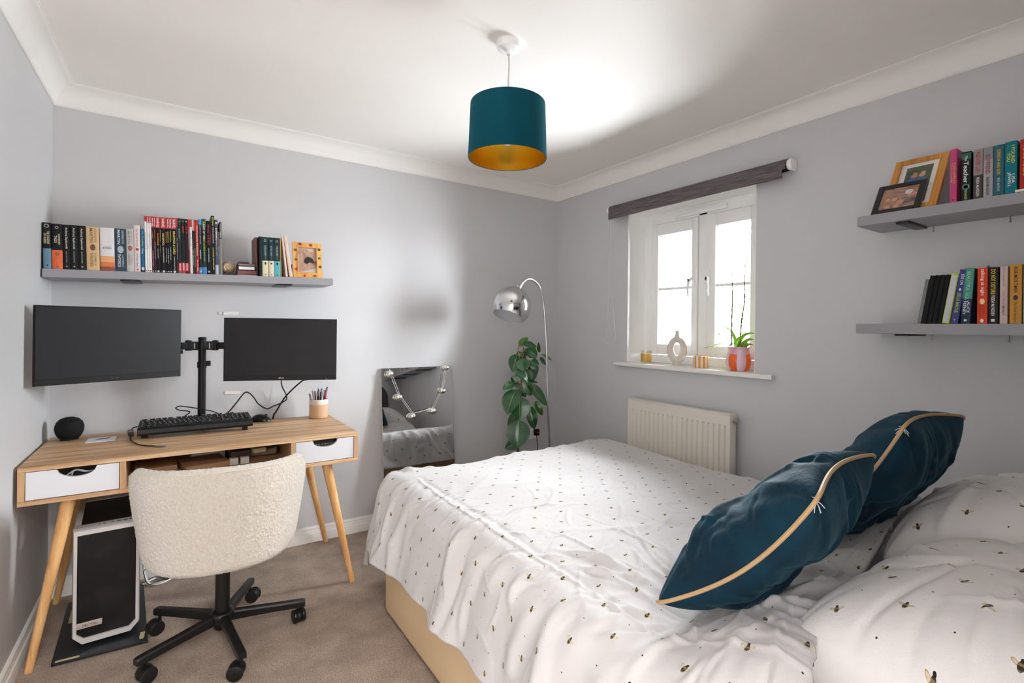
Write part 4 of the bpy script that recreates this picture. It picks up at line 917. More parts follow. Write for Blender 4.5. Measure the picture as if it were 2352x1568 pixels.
PAPER, t = newmat('book_pages', 'd9cfbb', .9); n = t.noise(t.mapping(objco(t), (900, 3, 3)), 1, 2); t.l(t.ramp(n.outputs[0], [(.3, srgb('c4b89e')), (.7, srgb('e8dfcd'))]), t.bsdf.inputs['Base Color'])
def book(loc, rot, w, h, d, col, label, group, bands=(), texts=(), icons=(), rough=.45, hard=False, page=PAPER, cat='book', name='book', th=.0009):
    t = thing(name, loc, label, cat, group, rot=rot)
    th = .0026 if hard else th; w = w - .0006; hw = w / 2
    if th > w / 3: th = w / 3
    k = 6; sp = [(-hw, d), (-hw, .002)] + [(-hw * cos(a), .002 - min(.0022, w * .15) * sin(a)) for a in np.linspace(.3, pi - .3, k)] + [(hw, .002), (hw, d), (hw - th, d), (hw - th, .002 + th), (-hw + th, .002 + th), (-hw + th, d)]
    cv = link('cover', MB().prism(sp, lambda x, y: (x, y, 0), lambda x, y: (x, y, h)), M(col, rough, 0, .2), t, smooth=25)
    r = .003 if hard else .0006
    link('pages', MB().box(-hw + th, hw - th, .0015 + th, d - r, r, h - r), page, t, smooth=0)
    yb = .002 - min(.0022, w * .15)
    for b in bands:
        z0, z1, c = b[:3]
        q = [(-hw, .006)] + [(-hw * cos(a) * 1.0, .002 - min(.0022, w * .15) * sin(a) - .00025) for a in np.linspace(.2, pi - .2, k)] + [(hw, .006)]
        m = MB(); e = .00022
        q = [(x + (e if x > 0 else -e), y) for x, y in q]
        n_ = len(q); m.add([(x, y, z0 * h) for x, y in q] + [(x, y, z1 * h) for x, y in q], [(i, i + 1, n_ + i + 1, n_ + i) for i in range(n_ - 1)])
        link(b[3] if len(b) > 3 else 'spine_band', m, M(c, rough), cv, smooth=25)
    for (s, zc, ln, wf, c) in texts:
        link('spine_lettering', text_mb(s, ((0 if not isinstance(wf, tuple) else wf[1] * w), yb - .0006, zc * h), (0, 0, -1), (1, 0, 0), ln * h, (wf if not isinstance(wf, tuple) else wf[0]) * w), M(c, .5), cv, smooth=0)
    for (kind, zc, s, c) in icons:
        o = (0, yb - .0005, zc * h); R_ = Matrix.Rotation(rad(90), 4, 'X'); m = MB()
        if kind == 'disc': m.disc(o, s * w / 2, 20, R_)
        elif kind == 'star':
            vs = []
            for i in range(8):
                rr = s * w / 2 * (1 if i % 2 == 0 else .25); vs.append((o[0] + rr * sin(i * pi / 4), o[1], o[2] + rr * cos(i * pi / 4)))
            m.add(vs, [tuple(range(8))])
        elif kind == 'sun':
            for i in range(10):
                a = i * pi / 5; m.add([(o[0] + s * w * .28 * cos(a - .2), o[1], o[2] + s * w * .28 * sin(a - .2)), (o[0] + s * w * .5 * cos(a), o[1], o[2] + s * w * .5 * sin(a)), (o[0] + s * w * .28 * cos(a + .2), o[1], o[2] + s * w * .28 * sin(a + .2))], [(0, 1, 2)])
            m.lathe([(s * w * .20, 0), (s * w * .27, 0)], o, 24, R_)
        elif kind == 'ring': m.lathe([(s * w * .34, 0), (s * w * .5, 0)], o, 24, R_)
        elif kind == 'box': m.box(-s * w / 2, s * w / 2, yb - .0006, yb - .0002, zc * h - s * w / 2, zc * h + s * w / 2)
        elif kind == 'oval': m.disc((0, 0, 0), s * w / 2, 20, Matrix.Translation(o) @ Matrix.Diagonal((1, 1, 1.5, 1)) @ R_)
        link('spine_emblem', m, M(c, .5), cv, smooth=0)
    return t
RA = (0, -TA, 0)
def onA(u, y=-.2225, z=.0002): return tuple(BA @ Vector((u, y, z)))
def bA(u0, u1, h, *a, **k): return book(onA((u0 + u1) / 2), RA, u1 - u0, h, k.pop('d', .135), *a, **k)
G1 = 'thick paperbacks on the shelf above the monitors'
bA(.0060, .0325, .199, '12141a', 'black and slate blue paperback, first book at the left end of the long shelf', G1, bands=[(0, .44, '5b7f96')], texts=[('THE CHILDREN', .68, .28, (.30, .18), 'cfc4a4'), ('OF HURIN', .66, .22, (.34, -.22), 'd8cda8')], icons=[('ring', .93, .62, 'b8b3a4'), ('disc', .08, .24, '22303a')])
bA(.0345, .0695, .196, '12141a', 'black and orange paperback with a sun emblem on its spine', G1, bands=[(0, .42, 'd9622c')], texts=[('UNFINISHED', .66, .24, (.20, .2), 'c9c0a6'), ('TALES', .66, .16, (.26, -.12), 'dccfa6')], icons=[('ring', .92, .34, 'b8b3a4'), ('sun', .33, .52, '2a211c'), ('box', .05, .16, '5a3420')])
for (u0, u1, h, ti, lb) in ((.0705, .0944, .1955, 'THE LAST WISH', 'left of three black paperbacks with white star emblems'), (.0948, .1202, .1962, 'SWORD OF DESTINY', 'middle of three black paperbacks with white star emblems'), (.1207, .1474, .1958, 'BLOOD OF ELVES', 'right of three black paperbacks with white star emblems')):
    bA(u0, u1, h, '121213', lb, G1, texts=[('Andrzej Sapkowski', .70, .48, .40, 'c6c2ba'), (ti, .28, .26, .16, 'a8a49c')], icons=[('star', .07, .46, 'c8c8c8')])
bA(.1490, .1946, .1935, 'd2b283', 'wide sandy tan paperback with a dark red sketch on its spine', G1, texts=[('GEORGE R.R.', .80, .32, (.16, .22), '8a7352'), ('MARTIN', .80, .34, (.24, -.10), '6e5a3c'), ('A GAME of', .26, .28, (.16, .20), '8a7352'), ('THRONES', .25, .32, (.24, -.10), '6e5a3c')], icons=[('oval', .53, .42, '6a3b32')])
bA(.1965, .2485, .1955, 'dcdadd', 'widest paperback, white above with an orange and red desert below', G1, bands=[(.20, .34, 'dca06a'), (.10, .20, 'd0703a'), (0, .10, '8c3a22')], texts=[], icons=[])
bA(.2492, .2908, .1952, '2f4254', 'dark blue paperback with a pale helmet emblem', G1, texts=[('GEORGE R.R.', .80, .32, (.18, .22), 'b7c4cc'), ('MARTIN', .80, .34, (.26, -.14), 'd3dadd'), ('A STORM of', .24, .28, (.16, .20), 'b7c4cc'), ('SWORDS', .25, .30, (.26, -.12), 'd3dadd')], icons=[('oval', .51, .55, '9fb0b8')])
bA(.2912, .3188, .1968, 'bcbdb8', 'pale grey paperback with a dusky red goblet emblem', G1, texts=[('GEORGE R.R.', .80, .30, (.18, .22), '8d8a82'), ('MARTIN', .80, .30, (.28, -.14), '7c7870'), ('A FEAST', .28, .22, (.18, .20), '8e7a72'), ('CROWS', .28, .24, (.28, -.14), '8e5f58')], icons=[('oval', .55, .62, '9a5a54')])
bA(.3194, .3430, .2170, 'dccfce', 'tall pale pink paperback with a red square on its spine', G1, texts=[('The Chimp Paradox', .73, .40, .36, 'b8453c'), ('Prof Steve Peters', .24, .30, .26, '33302e')], icons=[('box', .48, .5, 'c4202a'), ('disc', .05, .3, 'c4202a')])
bA(.3436, .3590, .2010, '1d5f86', 'bright blue paperback with a seagull at its foot, left of the comics', G1, texts=[('The Travelling', .78, .34, .42, '9fbf5a'), ('Vet', .48, .12, .5, 'a8cfd8')], icons=[('oval', .08, .7, 'c8ccd0'), ('disc', .55, .3, '7a9a3a')], bands=[(0, .05, '1a2228')])
# sunset book lettering
lb_ = [o for o in bpy.data.objects if o.get('label', '').startswith('widest paperback')][0]
cvr = [c for c in lb_.children if c.name.startswith('cover')][0]
link('spine_lettering', text_mb('KINGS', (0, -.0011, .103), (1, 0, 0), (0, 0, 1), .030, .007), M('3a3230', .5), cvr, smooth=0)
link('spine_lettering', text_mb('A CLASH OF', (0, -.0011, .111), (1, 0, 0), (0, 0, 1), .026, .003), M('5a5250', .5), cvr, smooth=0)
G2 = 'thin comics packed upright on the shelf above the monitors'
RED, WH, BK = 'b3242c', 'e6e2e2', '121012'
RT_ = lambda c=RED: [(.80, 1.0, c)]
MV = ('MARVEL', .895, .16, .66, 'f0e6e4')
bA(.3600, .3686, .2650, WH, 'leftmost of three white comics with red top blocks', G2, bands=[(.90, .995, RED)], texts=[('HAWKEYE', .55, .30, .40, '8c8cb0')], icons=[('disc', .03, .6, '222222')])
bA(.3687, .3775, .2648, WH, 'white comic with a red top block, middle of three white ones', G2, bands=[(.88, .995, RED)], texts=[MV, ('LITTLE HITS', .55, .25, .35, '9a9aa8')], icons=[('disc', .03, .6, '222222')])
bA(.3776, .3864, .2646, WH, 'white comic with a red top block, right of three white ones', G2, bands=[(.88, .995, RED)], texts=[MV, ('L.A. WOMAN', .55, .25, .35, '7a9aa8')], icons=[('disc', .03, .6, '222222')])
CM = [(.3866, .3954, .2640, '3a1a28', RED, [MV, ('SCARLET', .66, .12, .5, 'b5753a'), ('WITCH ROAD', .25, .28, .42, 'd8a0b4')], 'maroon comic with a pale pink title low on its spine'),
      (.3956, .4034, .2638, '45202e', RED, [MV, ('VISION', .70, .14, .5, 'a8604a'), ('LITTLE WORSE', .40, .30, .4, 'cfc0c4')], 'maroon comic with a rust coloured title, right of the maroon one with pink lettering'),
      (.4036, .4184, .2632, BK, RED, [MV, ('GUARDIANS', .60, .22, .44, 'd98a2e'), ('of the GALAXY', .34, .18, .25, 'd0d0c8')], 'black comic with an orange title and a grey and red foot'),
      (.4187, .4234, .2642, BK, RED, [('DEADPOOL', .66, .22, .6, 'd9b23a'), ('VOL 1', .40, .2, .5, 'cccccc')], 'very thin black comic with a yellow title beside the orange-titled one'),
      (.4236, .4404, .2636, BK, RED, [MV, ('DEADPOOL', .60, .22, .46, 'd8cf8a'), ('DEAD PRESIDENTS', .32, .28, .24, 'd0d0c8')], 'thick black comic with a pale yellow title and a large red top block'),
      (.4407, .4464, .2646, BK, RED, [('DEADPOOL', .64, .2, .6, 'd9a93a'), ('SOUL HUNTER', .32, .26, .5, 'cccccc')], 'thin black comic with an amber title, left of two narrow yellow-titled ones'),
      (.4467, .4555, .2644, BK, RED, [MV, ('DEADPOOL', .64, .2, .5, 'd9b23a'), ('GOOD BAD UGLY', .30, .28, .4, 'cccccc')], 'black comic with a golden title and white subtitle, near the middle of the comics'),
      (.4557, .4654, .2642, BK, RED, [MV, ('DEADPOOL', .66, .2, .5, 'c8b070'), ('WEDDING', .36, .24, .4, 'cccccc')], 'black comic with a dull gold title, left of the widest yellow and white title'),
      (.4657, .4845, .2648, BK, RED, [MV, ('DEADPOOL & CABLE', .55, .42, .46, 'e0cf5a'), ('ULTIMATE COLLECTION', .18, .24, .2, 'cccccc')], 'widest black comic, with a long pale yellow title')]
for u0, u1, h, c, rc, tx, lb in CM: bA(u0, u1, h, c, lb, G2, bands=RT_(rc), texts=tx, icons=[('disc', .025, .6, 'cfcfcf')])
bA(.4847, .4896, .2655, '4a2a3a', 'very thin plum comic left of the black and teal ones', G2, bands=[(.84, 1, RED)], texts=[('X-FORCE', .45, .4, .5, 'cfc4c8')])
bA(.4898, .5036, .2658, '23282b', 'black comic with a teal title at the top and a red block at its foot', G2, bands=[(.03, .19, RED), (0, .03, '1f6a4a')], texts=[('BLACK BOLT', .72, .18, .5, '6fc0a8'), ('MARVEL', .11, .13, .5, 'f0e6e4')], icons=[('box', .94, .5, '3a8a84')])
bA(.5038, .5186, .2654, '1d1c1f', 'black comic with a grey ring emblem, a red title and a red foot', G2, bands=[(.04, .20, RED), (0, .04, 'c0161c')], texts=[('INFINITY', .80, .14, .5, 'c8281e'), ('MARVEL', .12, .13, .5, 'f0e6e4')], icons=[('ring', .95, .6, '8a8c90')])
bA(.5188, .5315, .2655, '1b1b1d', 'black comic with a pale green spot above a red title', G2, bands=[(.04, .19, RED)], texts=[('AGE OF', .80, .14, .5, 'c8281e'), ('MARVEL', .12, .13, .5, 'f0e6e4')], icons=[('disc', .95, .5, 'b8c08a')])
bA(.5317, .5376, .2651, '7a2a3a', 'thin crimson comic with a pale title left of a white comic', G2, bands=[(.82, 1, RED)], texts=[('SPIDER-GWEN', .62, .36, .5, 'e0b8c0')])
bA(.5378, .5486, .2655, 'd9d6d2', 'white comic with a red top in the right half of the comics', G2, bands=[(.86, 1, RED)], texts=[('MS MARVEL', .62, .26, .5, '7fb0b8')])
bA(.5488, .5555, .2646, '3a2a2c', 'thin dark comic with a white top label, just right of a white comic', G2, bands=[(.80, .99, 'c8beb8')], texts=[('NO NORMAL', .30, .3, .5, 'a8c0b0')])
bA(.5557, .5625, .2636, '2c2a30', 'thin dark comic with small green letters, left of the red comic', G2, bands=[(.80, .99, 'b8322c')], texts=[('GENERATION', .30, .34, .5, '8fc0a0')])
bA(.5627, .5746, .2638, 'b8302c', 'red comic with a long cream title down its spine', G2, texts=[('SPECTACULAR SPIDERMAN', .62, .56, .55, 'e8c8b0'), ('THE LOST YEARS', .16, .22, .4, 'e0d0c8')], bands=[(.97, 1, '6a1a20')])
bA(.5748, .5886, .2705, '24262c', 'black comic with a blue square foot and a blue top', G2, bands=[(.0, .12, '2f78b4'), (.90, 1, '4a90c0')], texts=[('JUSTICE LEAGUE', .72, .34, .44, 'aab6c8'), ('ORIGIN', .36, .16, .4, 'cccccc')], icons=[('ring', .05, .6, 'd8e0e8')])
bA(.5889, .6080, .2735, '1f2c26', 'dark green black comic with a bright green lower title and a blue foot', G2, bands=[(0, .13, '2f78b4'), (.84, 1, '2c5a3c')], texts=[('RAGE OF THE', .77, .26, .42, 'd8dcd8'), ('RED LANTERNS', .53, .22, .42, '8fb83a'), ('GEOFF JOHNS', .32, .18, .3, 'cccccc')], icons=[('disc', .93, .4, '8fb83a')])
bA(.6088, .6246, .2655, '17171a', 'black comic with a blood red title left of the tallest comic', G2, texts=[('FINAL CRISIS', .74, .38, .55, 'b8222a'), ('GRANT MORRISON', .36, .26, .3, 'cccccc')], icons=[('box', .05, .5, 'b8b8b8')])
bA(.6250, .6292, .2620, '223038', 'sliver of a dark teal comic squeezed beside the tallest comic', G2, texts=[('VOL 2', .7, .2, .5, 'd85030')])
bA(.6294, .6436, .2930, '191a1b', 'tallest comic, black with yellow and white lettering', G2, texts=[('BATMAN', .90, .14, .5, 'c8d03a'), ('THE KILLING JOKE', .67, .28, .4, 'e0e0dc'), ('ALAN MOORE', .38, .16, .4, 'c8d03a'), ('BRIAN BOLLAND', .18, .2, .4, 'c8d03a')])
bA(.6440, .6578, .2745, '4c4a55', 'slate grey comic with white and blue lettering right of the tallest comic', G2, bands=[(0, .18, 'a8b4c8')], texts=[('SUPERMAN', .74, .22, .5, 'e4e4e8'), ('AMERICAN ALIEN', .48, .30, .36, '9a9aa8'), ('MAX LANDIS', .25, .18, .4, '3a58b8')], icons=[('disc', .94, .6, 'e4e4e8')])
bA(.6580, .6636, .2150, '6a6662', 'short grey comic beside the slate grey one', G2, texts=[('SAGA', .5, .3, .5, 'c8c4bc')])
bA(.6638, .6745, .2640, '211f20', 'last comic on the right, black above and grey below', G2, bands=[(0, .68, '7c7a72')], texts=[('WATCHMEN', .84, .28, .5, 'd8d4cc')])
# shell on a flat book, small pile
setp(link('flat_book', MB().box(.675, .742, -.215, -.10, .0, .012, .001), M('1c1712', .5), None, origin=(0, 0, 0)), 'thin dark book lying flat under the shell', 'book')
bpy.data.objects['flat_book'].matrix_world = BA
sh_ = thing('sea_shell', onA(.7055, -.165, .012), 'round striped tan sea shell between the comics and the small boxes', 'shell', rot=RA)
SHM, t = newmat('shell_stripes', 'b08f72', .35)
sx = t.n('ShaderNodeSeparateXYZ'); t.l(uvco(t), sx.inputs[0]); f = t.math('FRACT', t.math('MULTIPLY', sx.outputs[1], 9.0))
t.l(t.ramp(f, [(0.0, srgb('8a6a52')), (.35, srgb('c9ab8c')), (.7, srgb('dcc6aa')), (1.0, srgb('8f6e55'))]), t.bsdf.inputs['Base Color'])
mb = MB(); vs = []; uv = []; nt, nr = 120, 14
for i in range(nt + 1):
    a = i / nt * 2 * pi * 2.6; k = math.exp(.135 * a) / math.exp(.135 * 2 * pi * 2.6); R_ = .0195 * k; rr = .0148 * k
    for j in range(nr + 1):
        b = 2 * pi * j / nr; r = R_ + rr * cos(b)
        vs.append((-.004 + r * cos(a + .5), (1 - k) * -.020 + rr * 1.5 * sin(b), .0335 + r * sin(a + .5))); uv.append((i / nt, j / nr))
mb.add(vs, [(i * (nr + 1) + j, i * (nr + 1) + j + 1, (i + 1) * (nr + 1) + j + 1, (i + 1) * (nr + 1) + j) for i in range(nt) for j in range(nr)], uv)
b0 = len(mb.v); c0 = MB().sphere((0, .008, .0325), .0315, (1.0, .9, 1.0), 32, 16)
mb.add(c0.v, c0.f, [(0, (v[2] * 25 + v[0] * 8) % 1) for v in c0.v])
link('shell_body', mb, SHM, sh_, smooth=60)
GP = 'pile of small flat boxes beside the shell'
def pile(u0, u1, z0, z1, c, lb, y0=-.200, y1=-.115, lid=None, ang=0):
    t = thing('small_box', onA((u0 + u1) / 2, (y0 + y1) / 2, z0), lb, 'box', GP, rot=RA)
    w, d, h = (u1 - u0), (y1 - y0), z1 - z0
    link('box_body', MB().box(-w / 2, w / 2, -d / 2, d / 2, .0001, h, .0015), M(c, .35), t)
    if lid: link('front_label', MB().box(-w / 2 + lid[1], w / 2 - lid[2], -d / 2 - .0006, -d / 2 + .001, h * .15, h * .85), M(lid[0], .3, lid[3] if len(lid) > 3 else 0), t, smooth=0)
pile(.742, .833, .0, .006, 'c9c4c0', 'white sheet at the bottom of the small pile beside the shell')
pile(.7415, .834, .0062, .0300, '5a2530', 'maroon box second from the bottom of the small pile', lid=('7a3a3e', .004, .004))
pile(.744, .832, .0302, .0520, '1a1a1c', 'black box with a silver front band in the small pile', lid=('c8cacc', .006, .010, .8))
pile(.745, .829, .0522, .0640, '4a3034', 'plum box near the top of the small pile', lid=('8c6a6c', .004, .004))
pile(.750, .797, .0642, .0730, '2a2830', 'narrow dark case on top of the small pile')
# the trilogy and its neighbours
G3 = 'dark green paperbacks right of the small pile'
book(onA(.8335, -.19), (0, -TA, 0), .0115, .2065, .14, '7c5a52', 'brown box-like book standing left of the dark green paperbacks', G3, bands=[])
bA(.8431, .8570, .2078, '20262a', 'slim charcoal paperback left of the three with pale emblems', G3, d=.13)
DG = '1f3538'
for (u0, u1, bc, ti, icn, lb) in ((.8574, .8862, 'd2cba8', 'THE FELLOWSHIP', 'oval', 'dark green paperback with a cream foot and an eye emblem'), (.8884, .9128, 'd8cbb4', 'THE TWO TOWERS', 'box', 'dark green paperback with a pale foot and a dark tower emblem'), (.9136, .9438, '4fa8b8', 'THE RETURN', 'oval', 'dark green paperback with a turquoise foot')):
    bA(u0, u1, .2062, DG, lb, G3, bands=[(0, .40, bc)], texts=[(ti, .66, .26, .30, 'a8b8b0'), ('TOLKIEN', .49, .1, .12, '8aa0a0')], icons=[('ring', .91, .42, 'a8b4ae'), (icn, .33, .34, '20282a'), ('disc', .05, .22, '5a4a2a')], d=.13)
bA(.9441, .9490, .2060, 'b58f3c', 'very thin gold-edged book right of the turquoise-footed paperback', G3, d=.13)
for (ub, ut, w, h, c, lb) in ((.975, .9565, .0105, .214, 'd6c0b8', 'pale pink notebook leaning left against the paperbacks'), (.9965, .969, .0165, .222, 'dcc3b0', 'thicker peach notebook leaning left beside the picture frame')):
    an = -math.atan2(ub - ut, h)
    book(onA(ub, -.2225, .0022), (0, -TA + an, 0), w, h, .15, c, lb, 'notebooks leaning beside the picture frame', page=M('e6d3c6', .8), hard=True)
setp(link('dark_book', MB().box(1.008, 1.018, -.14, -.02, .0003, .078, .001), M('4a1c22', .5), None, origin=(0, 0, 0)), 'small dark red book behind the picture frame on the long shelf', 'book')
bpy.data.objects['dark_book'].matrix_world = BA

# ------------------------------------------------------------------ picture frames
def picture(name, cols, scale, seed=0):
    m, t = newmat(name, cols[0], .25); co = t.mapping(objco(t), (1, 1, 1), (0, 0, 0)); n = t.noise(co, scale, 3, .55); n.inputs['Distortion'].default_value = 1.2
    pts = [(i / (len(cols) - 1) * .5 + .25, srgb(c)) for i, c in enumerate(cols)]
    t.l(t.ramp(n.outputs[0], pts), t.bsdf.inputs['Base Color']); return m
def photo_frame(loc, rot, w, h, bw, dep, mat, pic, label, matw=0, extras=None):
    t = thing('photo_frame', loc, label, 'photo frame', rot=rot)
    m = MB(); m.box(-w / 2, -w / 2 + bw, 0, dep, 0, h, .0015).box(w / 2 - bw, w / 2, 0, dep, 0, h, .0015).box(-w / 2 + bw, w / 2 - bw, 0, dep, h - bw, h, .0015).box(-w / 2 + bw, w / 2 - bw, 0, dep, 0, bw, .0015)
    f = link('frame_border', m, mat, t, smooth=20)
    if matw: link('mount', MB().box(-w / 2 + bw, w / 2 - bw, dep * .35, dep * .4, bw, h - bw), M('e8e8e6', .8), t, smooth=0)
    b = bw + matw
    link('picture', MB().box(-w / 2 + b, w / 2 - b, dep * .32, dep * .36, b, h - b), pic, t, smooth=0)
    link('frame_back', MB().box(-w / 2 + .002, w / 2 - .002, dep * .6, dep, .002, h - .002), M('3a2c20', .8), t)
    return t, f
# yellow frame at the right end of the long shelf
YEL = wood('pine_frame', 'c98a45', 'dca25a', 'e6b46e', axis=2)
pf, fb = photo_frame(onA(1.0835, -.222, .001), (rad(-4), -TA, 0), .151, .194, .024, .014, YEL, picture('photo_garden_bird', ['6a5148', 'a8887a', 'b89a88', '8a7a60', 'c8beb4'], 14), 'small pine photo frame with coloured beads round its border on the long shelf')
b = .028
link('inner_border', MB().box(-.0755 + b - .005, -.0755 + b, -.003, .006, b - .005, .194 - b + .005, .001).box(.0755 - b, .0755 - b + .005, -.003, .006, b - .005, .194 - b + .005, .001).box(-.0755 + b, .0755 - b, -.003, .006, b - .005, b, .001).box(-.0755 + b, .0755 - b, -.003, .006, .194 - b, .194 - b + .005, .001), YEL, pf)
for x, z, c in ((-.036, .183, '6a3a2c'), (.020, .181, 'b8321e'), (.062, .158, '4a3a28'), (-.060, .150, '3a6a4c'), (.062, .110, '3a6a4c'), (-.058, .098, '4a6a50'), (.066, .062, '3a5a50'), (-.058, .045, 'b0301e'), (-.016, .010, 'c03020'), (.038, .010, '5a7a50')):
    link('bead', MB().sphere((x, -.002, z), .0075, (1, .4, .9), 12, 8), M(c, .3), fb)
# crow-like dark bird, bench and pale rug in the photo
link('picture_shape', MB().add([(-.02, .0038, .085), (-.012, .0038, .108), (.004, .0038, .118), (.026, .0038, .108), (.036, .0038, .090), (.030, .0038, .080), (.010, .0038, .086), (-.004, .0038, .074)], [tuple(range(8))]), M('2c2826', .4), pf, smooth=0)
link('picture_shape', MB().add([(-.046, .0037, .030), (.046, .0037, .052), (.046, .0037, .030)], [(0, 1, 2)]).add([(.0, .0036, .160), (.034, .0036, .160), (.034, .0036, .144), (.008, .0036, .146)], [(0, 1, 2, 3)]), M('b9b4a4', .4), pf, smooth=0)
# frames on the upper right shelf (local x -> -y, local y -> +x)
lg = math.atan2(.150, .237)
pf, fb = photo_frame((-.2, -2.380, 1.7535), (-lg, 0, rad(-90)), .174, .280, .024, .018, FRAME_GOLD, picture('photo_two_people', ['3c4a38', '4e5a48', '5d6450', '46543f'], 12), 'oak photo frame with a white mount leaning back on the upper right shelf', matw=.020)
link('frame_lip', MB().box(-.087 + .022, -.087 + .026, -.003, .004, .022, .258, .001).box(.087 - .026, .087 - .022, -.003, .004, .022, .258, .001).box(-.063, .063, -.003, .004, .022, .026, .001).box(-.063, .063, -.003, .004, .254, .258, .001), FRAME_GOLD, pf)
for x, z, r, c in ((-.012, .185, .011, 'c98f7a'), (.014, .187, .011, 'd0a088'), (-.016, .163, .016, '2f5fae'), (.016, .160, .016, '4a6a9a'), (-.010, .196, .008, 'b89a6a'), (.016, .198, .008, 'c8b070')):
    link('picture_shape', MB().disc((x, .0055, z), r, 20, Matrix.Rotation(rad(90), 4, 'X')), M(c, .4), pf, smooth=0)
lb2 = math.atan2(.085, .127)
pf, fb = photo_frame((-.222, -2.344, 1.7535), (-lb2, 0, rad(-90)), .158, .152, .020, .014, M('1d1d1e', .4), picture('photo_party', ['54504e', '7c6a62', 'b08a76', '8a6a58', 'c9a890'], 24), 'black photo frame with a group picture in front of the oak frame')
for x, z, r, c in ((-.035, .072, .009, 'd49a78'), (-.012, .070, .010, 'd0987a'), (.008, .052, .013, 'c98e72'), (.030, .100, .013, 'cfd0d2'), (.036, .082, .008, 'c98a70'), (.050, .086, .008, 'c88c74'), (-.03, .035, .009, 'c8926e'), (.0, .034, .010, 'cf9a70')):
    link('picture_shape', MB().disc((x, .0038, z), r, 18, Matrix.Rotation(rad(90), 4, 'X')), M(c, .4), pf, smooth=0)

# ------------------------------------------------------------------ books on the right-hand shelves
def bB(y0, y1, z, h, *a, lean=0, xs=-.2245, **k):
    return book((xs, (y0 + y1) / 2, z + .0003 + abs(sin(lean)) * abs(y1 - y0) / 2), (0, lean, rad(-90)), abs(y1 - y0) * cos(lean), h, k.pop('d', .130), *a, **k)
U, Lz = 1.752, 1.318
G4 = 'novels on the upper right shelf'
bB(-2.513, -2.533, U, .191, 'c2487c', 'bright pink novel beside the oak frame', G4, texts=[('Yellowface', .55, .40, (.30, .2), 'd9b04a'), ('Miss Lovely', .55, .36, (.30, -.2), 'd9b04a')], icons=[('disc', .05, .3, '7a1a3c')])
bB(-2.545, -2.571, U, .172, '1c2422', 'black novel with a white title and a dark eye emblem on the upper right shelf', G4, bands=[(.84, .97, '1f5a48')], texts=[('Teacher', .58, .44, .5, 'e8ecea'), ('The', .86, .10, .3, 'e8ecea'), ('FREIDA McFADDEN', .12, .20, .3, 'a8b86a')], icons=[('disc', .28, .8, '5f8a86'), ('disc', .28, .5, '1a1210')])
bB(-2.577, -2.602, U, .171, '4a4443', 'grey and black novel with a red title', G4, bands=[(.48, 1, '8b8484')], texts=[('NEVER LIE', .74, .40, .46, 'a8202c'), ('FREIDA McFADDEN', .24, .38, .34, 'd8d4cc')])
bB(-2.603, -2.628, U, .171, 'a5a3a6', 'silver grey novel with a tall dark red title', G4, bands=[(.75, 1, '86868c')], texts=[('BOYFRIEND', .66, .38, .50, '8c1c2c'), ('FREIDA McFADDEN', .22, .36, .34, '2a2426')])
bB(-2.629, -2.656, U, .171, '33606e', 'steel blue novel with a yellow title', G4, texts=[('SORROW AND BLISS', .66, .50, .34, 'c9b83a'), ('MEG MASON', .22, .26, .26, 'a8bcc0')])
bB(-2.657, -2.687, U, .174, '0f7480', 'teal novel with yellow and white lettering', G4, texts=[('I FOUND', .75, .34, (.30, .18), 'c8d048'), ('YOU', .70, .18, (.28, -.18), 'c8d048'), ('LISA', .28, .18, (.28, .22), 'dfe8e6'), ('JEWELL', .27, .28, (.30, -.14), 'dfe8e6')])
bB(-2.693, -2.720, U, .172, 'b02c26', 'red novel with a yellow title at the edge of the picture, upper shelf', G4, texts=[('THEN SHE WAS GONE', .6, .6, .4, 'd8b03a')])
bB(-2.722, -2.75, U, .180, '2f3a54', 'navy novel on the upper shelf right of the red one', G4)
setp(link('folded_card', MB().box(-.2318, -.2268, -2.80, -2.684, U + .0003, U + .0085, .001), M('e4e0dc', .5)), 'thin white card lying at the front edge of the upper right shelf', 'card')
G5 = 'leaning notebooks on the lower right shelf'
ln = math.atan2(.026, .177)
bB(-2.422, -2.433, Lz, .166, '75797a', 'slim grey notebook, outermost of the leaning row', G5, lean=ln, texts=[], d=.125)
for i, (a, b, h) in enumerate(((-2.4345, -2.4495, .178), (-2.450, -2.4645, .178), (-2.465, -2.4795, .178), (-2.480, -2.4935, .178))):
    bB(a, b, Lz, h, '111111', ['leftmost', 'second', 'third', 'rightmost'][i] + ' of the four plain black notebooks leaning on the lower right shelf', G5, lean=ln, rough=.6, d=.13, page=M('2a2928', .8))
nb = bB(-2.4945, -2.5165, Lz, .180, 'a8c81e', 'lime green edged notebook leaning with its pale page block facing out', G5, lean=ln, d=.13)
link('fore_edge', MB().box(-.0085, .0085, -.0012, .004, .004, .174, .0006), M('c4c4c6', .6), nb)
G6 = 'novels on the lower right shelf'
lj = math.atan2(.0255, .19)
bB(-2.519, -2.540, Lz, .192, '40427e', 'violet blue novel with white and lime lettering, leaning', G6, lean=lj, texts=[('JOG ON', .82, .20, .55, 'd0d8ea'), ('BELLA MACKIE', .38, .36, .50, '9fc03a')], icons=[('oval', .63, .3, 'd8e0e8'), ('oval', .07, .25, '8a92c0')])
bB(-2.547, -2.573, Lz, .194, '22344a', 'novel, green above and navy below, leaning next to the orange one', G6, lean=math.atan2(.0105, .19), bands=[(.45, 1, '2f8a74')], texts=[('BEAUTIFUL UGLY', .66, .56, .40, '8fc8b4'), ('ALICE', .30, .20, (.32, .2), 'd8dce0'), ('FEENEY', .28, .24, (.32, -.2), 'd8dce0')], icons=[('box', .06, .3, 'd0d4d8')])
